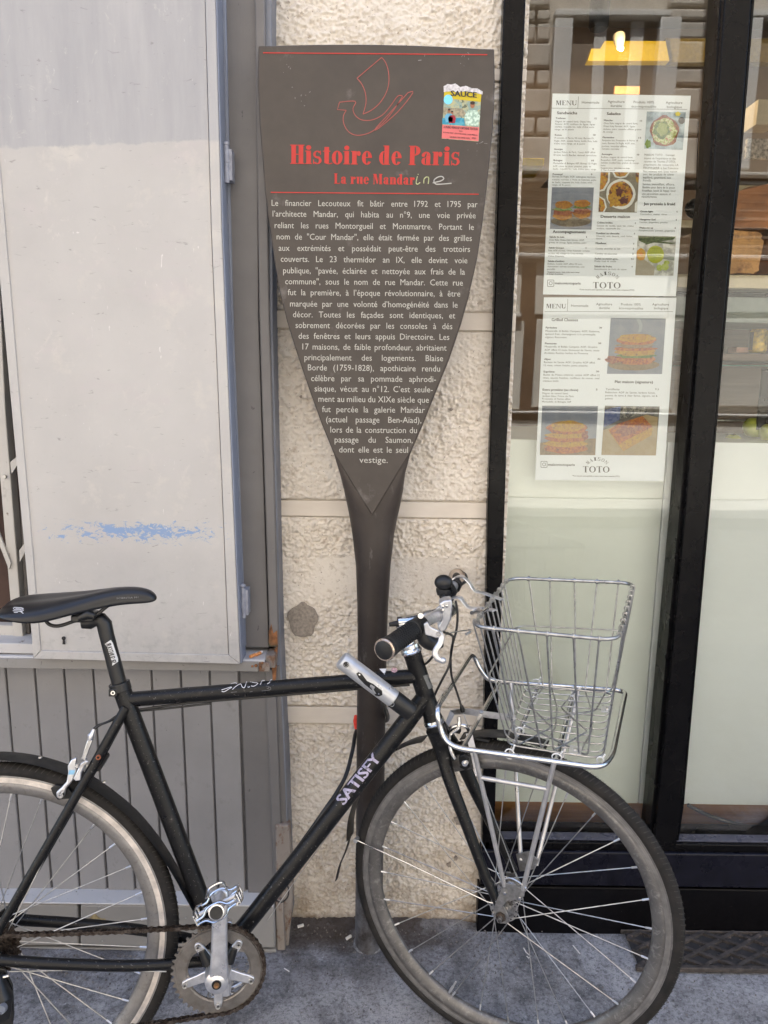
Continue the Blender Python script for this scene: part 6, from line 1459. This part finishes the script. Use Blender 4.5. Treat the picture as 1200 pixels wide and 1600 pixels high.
# ---- basket
zt_, zb2, zm = .95, .706, .845
rim_ = [PZ(x, y, zt_) for x, y in ((737, 979), (965, 1001), (990, 911), (795, 903))]
bot = [PZ(x, y, zb2) for x, y in ((789, 1163), (942, 1186), (958, 1082), (822, 1074))]
rimp = round_path(rim_, .035, 6, closed=True)
bas = B('basket', MB().tube(rimp, .0036, 12, closed=True), 'wire')
bas['label'] = 'tapered wire basket, bolted to the bars and tied to the rack'
lerp4 = lambda q, u, v: q[0].lerp(q[1], u).lerp(q[3].lerp(q[2], u), v)     # u: rear to front, v: near to far
def wall_pt(u, v, t): return lerp4(rim_, u, v).lerp(lerp4(bot, u, v), t)
mid = [wall_pt(u, v, (zt_ - zm) / (zt_ - zb2)) for u, v in ((0, 0), (1, 0), (1, 1), (0, 1))]
B('ring_wire', MB().tube(round_path(mid, .03, 5, closed=True), .0017, 8, closed=True), 'wire', bas)
B('ring_wire', MB().tube(round_path(bot, .03, 5, closed=True), .0020, 8, closed=True), 'wire', bas)
def wire(pts, r=.00155, rad=.018): return B('wire', MB().tube(round_path(pts, rad, 4), r, 7), 'wire', bas)
def hook(p, out, al):
    return [p + out * .002 - Vector((0, 0, .002)), p + out * .0052 + Vector((0, 0, .003)), p + Vector((0, 0, .0062)), p - out * .0045 + Vector((0, 0, .002))]
drop = Vector((0, 0, -.0015))
for i in range(9):      # loops running rear wall - floor - front wall
    v = .085 + .83 * i / 8; a, b, c_, d = wall_pt(0, v, 0), wall_pt(0, v, 1), wall_pt(1, v, 1), wall_pt(1, v, 0)
    out = (a - d).normalized()
    wire([a + Vector((0, 0, .005)) + out * .002, a + out * .005, b + drop, c_ + drop, d - out * .005, d + Vector((0, 0, .005)) - out * .002], .0016)
near_u = [.16, .33, .53, .71, .88]; floor_u = [.10, .42, .46, .80, .84]
for i, u in enumerate(near_u):   # near and far walls, the floor run bent into a zigzag
    a, b = wall_pt(u, 0, 0), wall_pt(u + (.05 if i % 2 else -.03), 0, 1); c_, d = wall_pt(u + (-.03 if i % 2 else .04), 1, 1), wall_pt(u, 1, 0)
    m1_ = lerp4(bot, floor_u[(i + 1) % 5], .33); m2_ = lerp4(bot, floor_u[i], .66); out = (a - d).normalized()
    wire([a + Vector((0, 0, .005)) + out * .002, a + out * .005, b - drop, m1_ - drop, m2_ - drop, c_ - drop, d - out * .005, d + Vector((0, 0, .005)) - out * .002], .0017, .010)
for (u, v) in [(u, 0) for u in near_u] + [(u, 1) for u in near_u] + [(0, .085 + .83 * i / 8) for i in range(9)] + [(1, .085 + .83 * i / 8) for i in range(9)]:
    p = lerp4(rim_, u, v); al = (rim_[1] - rim_[0]).normalized() if v in (0, 1) else (rim_[3] - rim_[0]).normalized()
    B('wire_curl', MB().tube([p - al * .0026, p + al * .0026], .0052, 10), 'wire', bas)
for (px, py) in ((948, 1108), (899, 1172)):
    p = PZ(px, py, zb2 + .004); al = (bot[1] - bot[0]).normalized(); la = (bot[3] - bot[0]).normalized(); B('clamp_plate', MB().box(p, al * .011, la * .016, Vector((0, 0, .0008))), 'alloy', bas, bevel=.0006)
    B('clamp_bolt', MB().lathe(p, (0, 0, 1), [(0, .004), (.0035, .0035), (.004, 0)], 10), 'steel', bas)
for i, (px, py) in enumerate(((796, 1178), (812, 1142), (835, 1093), (870, 1183), (893, 1092), (838, 1066), (938, 1188))):
    p = PZ(px, py, zr + .002); al = (bot[1] - bot[0]).normalized() * (1 if i % 2 else .7); r_ = .0085 if i else .012
    B('zip_tie', MB().tube([p + al * r_ * cos(a) + Vector((0, 0, r_ * .8 * sin(a))) for a in [2 * pi * k / 14 for k in range(14)]], .0013, 6, closed=True), 'white_tie', bas)
    B('zip_tie', MB().tube([p + al * r_ * .6 + Vector((0, 0, r_ * .5)), p + al * r_ * .9 + Vector((0, -.006, r_ * 1.8))], .0016, 6), 'white_tie', bas)

# ---- bars, stem, grips, lever, bell
gD = 1.17
gp0, gp1 = P(600, 1016, gD), P(657, 976, 1.285); clampP = G(697, 955); farp = [P(702, 930, 1.53), P(712, 908, 1.60), P(720, 903, 1.70)]
barpts = spline([gp0, gp1, P(678, 964, 1.36), clampP, farp[0], farp[1], farp[2]], 5)
hb = B('handlebar', MB().tube(barpts, .0112, 14), 'alloy')
gd = (gp1 - gp0).normalized(); GL = .112
gpts = [gp0 + gd * t for t in (0, .004, .012, .013, .020, .021, GL * .5, GL - .012, GL - .011, GL)]
gr_ = B('grip', MB().tube(gpts, [.0165, .0185, .0185, .0178, .0178, .0166, .0160, .0160, .0180, .0172], 26), 'rubber', smooth=40)
B('grip_ring', MB().lathe(gp0 + gd * .0015, gd, [(.0120, -.0022), (.0178, -.0022), (.0192, -.0005), (.0192, .0018), (.0178, .002)], 30), simple('copper_ring', (.62, .50, .40), .25, .9), gr_)
B('grip_cap', MB().lathe(gp0, gd, [(0, -.0035), (.0125, -.003), (.0160, -.0012), (.0162, .001)], 26), 'rubber', gr_)
q_ = gd.orthogonal().normalized(); q2_ = gd.cross(q_); sm = MB()
for k in range(22):
    for j in range(26):
        if j % 2 == k % 2: continue
        a = 2 * pi * j / 26; d = q_ * cos(a) + q2_ * sin(a); sm.box(gp0 + gd * (.026 + k * .0034) + d * .0163, d * .0006, gd.cross(d) * .0016, gd * .0010)
kind(B('grip_texture', sm, 'rubber', gr_, smooth=0), 'stuff')
fg0, fg1 = farp[0].lerp(farp[1], .6), farp[2]
g2o = B('grip', MB().tube([fg0, farp[1], farp[2]], .0165, 18), 'rubber')
B('grip_cap', MB().lathe(P(713, 901, 1.58), (.2, -1, .1), [(.009, 0), (.0175, -.001), (.0185, .003)], 20), simple('tan_metal', (.30, .25, .21), .4, .5), g2o)
quill = HT0 + hax * .020
stp = [HT0 + hax * .010, F(634, 990), F(628, 975), G(648, 967, -.004), clampP]
B('stem', MB().tube([HT0 + hax * .012, F(636, 1003), F(631, 988), F(628, 976)], [.0112, .0112, .0118, .0130], 18), 'chrome')
B('stem_extension', MB().tube([F(622, 974), F(630, 973), G(660, 966, -.002), G(690, 958), clampP + NW * .0], [.0128, .0138, .0122, .0125, .0155], 18), 'chrome')
B('stem_bolt', MB().tube([F(622, 974), F(614, 975), F(608, 976)], [.0055, .005, .004], 10), 'rubber')
B('stem_clamp', MB().tube([clampP - NW * .024, clampP + NW * .024], .0170, 22), 'chrome', bevel=.001)
B('clamp_face', MB().prism([P(x, y, 1.375) for x, y in ((686, 944), (694, 939), (706, 937), (707, 950), (705, 968), (697, 985), (688, 990), (684, 980), (690, 970), (692, 958))], (0, .03, 0)), 'alloy', bevel=.003)
for px, py in ((692, 948), (698, 947), (692, 954)): B('clamp_bolt', MB().lathe(P(px, py, 1.372), (0, 1, 0), [(0, -.002), (.0030, -.001), (.0032, .003)], 10), 'chrome')
lev = B('brake_lever', MB().tube([gp0 + gd * (GL + .002), gp0 + gd * (GL + .022)], .0165, 20), 'plastic')
B('lever_clamp_bolt', MB().lathe(P(657, 963, 1.262), (0, -1, .5), [(0, .006), (.0050, .006), (.0055, 0), (.0055, -.004)], 14), 'chrome', lev)
B('lever_body', MB().tube(spline([P(660, 982, 1.275), P(664, 998, 1.275), P(676, 1006, 1.275), P(690, 1004, 1.28)], 4), [.012, .0125, .013, .0135, .014, .014, .0135, .013, .0125, .012, .011, .010, .009], 14), 'plastic', lev)
B('lever_arm', MB().prism([P(x, y, 1.248) for x, y in ((662, 976), (668, 972), (672, 980), (690, 988), (694, 994), (691, 999), (678, 996), (664, 992))], (0, .007, 0)), 'alloy', lev, bevel=.0015)
B('lever_pivot', MB().lathe(P(685, 991, 1.245), (0, 1, 0), [(0, -.001), (.0042, -.001), (.0045, .003)], 14), 'chrome', lev)
B('lever_blade', MB().tube(spline([P(690, 992, 1.25), P(688, 1004, 1.245), P(680, 1018, 1.238), P(683, 1028, 1.235), P(692, 1033, 1.235)], 5), .007, 10, flat=(tuple((P(700, 1000, 1.25) - P(690, 1000, 1.25)).normalized()), .0052, .0040)), 'alloy', lev)
B('lever_tip', MB().ball(P(692, 1032, 1.235), .0058), 'alloy', lev)
bell = B('bell', MB().ball(P(693, 910, 1.47), .0185, 1, .9, .85, 24, 14), 'plastic')
B('bell_base', MB().lathe(P(694, 922, 1.475), (0, .1, 1), [(0, -.012), (.014, -.010), (.0165, -.002), (.0165, .003), (0, .004)], 20), 'plastic', bell)
B('bell_bracket', MB().tube([P(704, 914, 1.475), P(709, 924, 1.48), P(702, 934, 1.49)], [.006, .008, .010], 12), 'plastic', bell)
B('bell_clamp', MB().tube([P(690, 930, 1.46), P(694, 938, 1.46)], .006, 10), 'plastic', bell)
for path, nm in (([P(703, 908, 1.50), P(714, 901, 1.50), P(724, 902, 1.48), P(734, 911, 1.47), P(742, 923, 1.46), P(757, 927, 1.455), PZ(785, 937, .952)], 'strap'), ([P(700, 938, 1.44), P(709, 934, 1.42), P(719, 934, 1.40), P(727, 944, 1.39), P(735, 950, 1.385), P(752, 950, 1.38), PZ(773, 954, .952)], 'strap')):
    B('basket_strap', MB().tube(spline(path, 4), .01, 4, flat=(tuple((PZ(785, 937, .952) - PZ(773, 954, .952)).normalized()), .0062, .0011)), 'alloy')
B('strap_bolt', MB().tube([P(762, 951, 1.36), P(756, 957, 1.34), P(748, 954, 1.36), P(737, 958, 1.38)], [.003, .004, .005, .004], 8), 'chrome')
B('strap_bolt', MB().tube([P(735, 987, 1.27), P(728, 991, 1.26)], .0024, 8), 'steel')
# ---- cables and front brake
def cable(pts, r=.0024, mat='cable', name='brake_cable'): return B(name, MB().tube(spline(pts, 6), r, 8), mat)
cable([P(712, 938, 1.45), P(715, 960, 1.44), P(713, 985, 1.43), P(706, 1011, 1.42), P(702, 1039, 1.415), P(691, 1062, 1.41), P(680, 1084, 1.43), P(674, 1100, 1.45)])
cable([P(694, 988, 1.29), P(705, 992, 1.33), P(708, 1000, 1.37), P(704, 1030, 1.42), P(706, 1058, 1.44), P(714, 1082, 1.445), P(721, 1104, 1.44)])
cable([P(684, 1000, 1.30), P(680, 1018, 1.33), P(672, 1031, 1.38), P(662, 1040, 1.43), F(654, 1048, .012)])
cable([P(696, 992, 1.30), P(712, 987, 1.38), P(736, 984, 1.44)], .0012, 'wire')
cable([F(216, 1109, .002), F(300, 1098, .002), F(420, 1088, .002), F(540, 1078, .002), F(640, 1070, .002)], .0026)
cable([F(214, 1111, .010), F(260, 1107, .004), F(330, 1099, .004)], .0022)
cable([F(183, 1118, .0), F(168, 1128, -.006), F(154, 1133, -.01), F(146, 1139, -.012)], .0022)
cable([F(657, 1118, -.004), F(640, 1142, -.004), F(620, 1164, -.004)], .0030, 'cable', 'cable_guide')
B('cable_stop', MB().box(F(617, 1166, -.004), EF * .005, NF * .005, UF * .007), 'frame', bevel=.001)
cable([F(616, 1168, -.004), F(560, 1242, -.004), F(480, 1350, -.004), F(418, 1438, -.004)], .0009, 'spoke', 'shift_cable')
cable([F(436, 1383, .004), F(449, 1384, .01), F(450, 1400, .012), F(440, 1410, .008), F(430, 1406, .0)], .0016)
cable([F(14, 1518, -.058), F(120, 1516, -.03), F(260, 1518, -.02)], .0011, 'spoke', 'shift_cable')
br = B('front_brake', MB().tube(spline([G(717, 1120, -.01), G(717.5, 1130, -.012), G(716, 1138, -.016), G(706, 1145, -.020), G(702, 1152, -.024), G(703, 1166, -.026)], 4), .0042, 10), 'chrome')
B('brake_arm', MB().tube(spline([G(702, 1148, -.026), G(703, 1166, -.028), G(707, 1178, -.030), G(712, 1186, -.032)], 4), .0048, 10), 'chrome', br)
B('brake_linkage', MB().tube(spline([G(700, 1140, -.012), G(712, 1134, -.010), G(726, 1134, -.006), G(732, 1142, .0), G(730, 1152, .004)], 4), .0036, 8), 'chrome', br)
B('brake_block', MB().box(G(712, 1141, -.004), EW * .010, NW * .006, UW * .004), 'plastic', br, bevel=.001)
B('barrel_adjuster', MB().tube([P(721, 1103, 1.44), P(722.5, 1109, 1.44), P(723, 1112, 1.44)], [.0036, .005, .0045], 10), 'rubber', br)
B('brake_wire', MB().tube([P(723, 1112, 1.44), G(731, 1134, .0)], .0008, 6), 'spoke', br)
B('brake_pad', MB().box(G(748, 1154, -.012), EW * .022, NW * .004, UW * .003), 'rubber', br, bevel=.001)
# rear brake
rk = lambda x, y, off: F(x / 6.667 + 60, y / 6.667 + 1100, off)
rb = B('rear_brake', MB().prism([rk(x, y, -.034) for x, y in ((300, 650), (340, 580), (400, 560), (385, 650), (410, 690), (360, 800), (290, 880), (268, 960), (225, 995), (185, 975), (180, 925), (235, 875), (290, 815), (305, 720))], NF * .009), 'alloy', bevel=.0025)
B('brake_arm', MB().prism([rk(x, y, -.046) for x, y in ((400, 700), (440, 620), (490, 590), (525, 600), (480, 650), (445, 720), (440, 800), (385, 808), (358, 780))], NF * .008), 'alloy', rb, bevel=.002)
B('cable_arm', MB().prism([rk(x, y, -.040) for x, y in ((512, 372), (562, 380), (488, 590), (440, 575))], NF * .006), 'chrome', rb, bevel=.0012)
B('barrel_adjuster', MB().tube([rk(578, 262, -.035), rk(560, 310, -.037), rk(545, 325, -.037), rk(538, 372, -.037)], [.0028, .004, .0062, .005], 12), 'alloy', rb)
cable([rk(580, 265, -.035), rk(650, 215, -.03), rk(760, 172, -.018), rk(860, 130, .0)], .0022)
B('brake_shoe', MB().prism([rk(x, y, -.022) for x, y in ((125, 880), (180, 845), (300, 870), (380, 960), (350, 985), (200, 1000), (150, 940))], NF * .006), 'rubber', rb, bevel=.001)
B('shoe_bolt', MB().lathe(rk(235, 950, -.041), NF, [(.0022, .001), (.0024, -.003), (.0048, -.003), (.0052, .003)], 14), 'chrome', rb)
B('pivot_bolt', MB().lathe(rk(402, 645, -.047), NF, [(0, -.002), (.003, -.002), (.0034, .004)], 10), 'chrome', rb)
B('spring', MB().tube([rk(510, 620, -.03), rk(510, 700, -.03)], .006, 12), 'steel', rb)
B('blue_decal', MB().prism([rk(x, y, -.0348) for x, y in ((320, 690), (385, 690), (370, 735), (312, 735))], NF * .0005), simple('blue_decal', (.25, .50, .72), .3), rb)

# ---- the lock on the frame and the cable round the post
lkA, lkB = F(533, 1030, -.060), F(643, 1113, -.060)
lock = thing('bike_lock', 'silver and black bar lock across the bicycle frame, its cable round the sign post', 'lock', lkA)
dl = (lkB - lkA); 
obj('silver_barrel', MB().tube([lkA - dl * .0, lkA + dl * .02, lkA + dl * .74], [.0150, .0172, .0172], 26), M['silver_lock'], lock, bevel=.0015)
obj('black_end', MB().tube([lkA + dl * .74, lkA + dl * .97, lkA + dl * 1.0], [.0176, .0176, .0165], 26), M['plastic'], lock, bevel=.001)
def onlock(px, py, lift=0.0): return oncyl(px, py, lkA, lkB, .0178 + lift)
kp = MB(); kk = lambda x, y: (x / 2.4 + 520, y / 2.4 + 860)
outl = [(88, 462), (96, 456), (108, 462), (125, 488), (150, 500), (185, 526), (186, 542), (174, 548), (160, 545), (148, 525), (122, 505), (96, 478)]
ctr = (138, 502)
rowp = [onlock(*kk(*p)) for p in outl]; cpt = onlock(*kk(*ctr)); kp.add([cpt] + rowp, [(0, i + 1, (i + 1) % len(rowp) + 1) for i in range(len(rowp))])
obj('key_plate', kp, M['plastic'], lock, smooth=60, flip=False)
for (x, y, r, mt_) in ((100, 466, 3.2, 'chrome'), (172, 538, 3.2, 'chrome'), (50, 428, 11, 'plastic')):
    mb = MB(); mb.add([onlock(*kk(x + r * cos(a), y + r * sin(a)), .0006) for a in [2 * pi * k / 14 for k in range(14)]], [tuple(range(14))]); obj('screw' if r < 5 else 'end_button', mb, M[mt_], lock, smooth=0, flip=False)
mb = MB(); mb.add([onlock(*kk(x, y), .0008) for x, y in ((142, 502), (158, 512), (154, 522), (138, 512))], [(0, 1, 2, 3)]); obj('slider', mb, M['chrome'], lock, smooth=0, flip=False)
mb = MB(); mb.tube([onlock(*kk(50 + 8 * cos(a), 428 + 8 * sin(a)), .0004) for a in [radians(-60 + 20 * k) for k in range(13)]], .0006, 5); mb.tube([onlock(*kk(222 + 8 * cos(a), 577 + 8 * sin(a)), .0004) for a in [radians(-110 + 20 * k) for k in range(13)]], .0006, 5)
for i in range(5): mb.tube([onlock(*kk(54 + i * 2.6, 434 + i * 4.2), .0004), onlock(*kk(64 + i * 2.6, 430 + i * 4.2), .0004)], .0003, 4)
obj('lock_marking', mb, M['wire'], lock)
obj('lock_cable', MB().tube(spline([lkA + dl * .6 + NF * .02, P(600, 1100, 1.52), P(605, 1125, 1.66), P(580, 1128, 1.69), P(558, 1140, 1.66), P(551, 1172, 1.60), P(541, 1210, 1.54), P(525, 1240, 1.50), P(507, 1266, 1.47), P(482, 1302, 1.45), P(448, 1350, 1.42)], 6), .0045, 12), M['cable'], lock)
obj('red_tip', MB().tube([P(556, 1118, 1.66), P(556, 1126, 1.66), P(557, 1138, 1.66)], [.004, .0065, .005], 12), simple('bright_red_plastic', (.70, .05, .03), .4), lock)
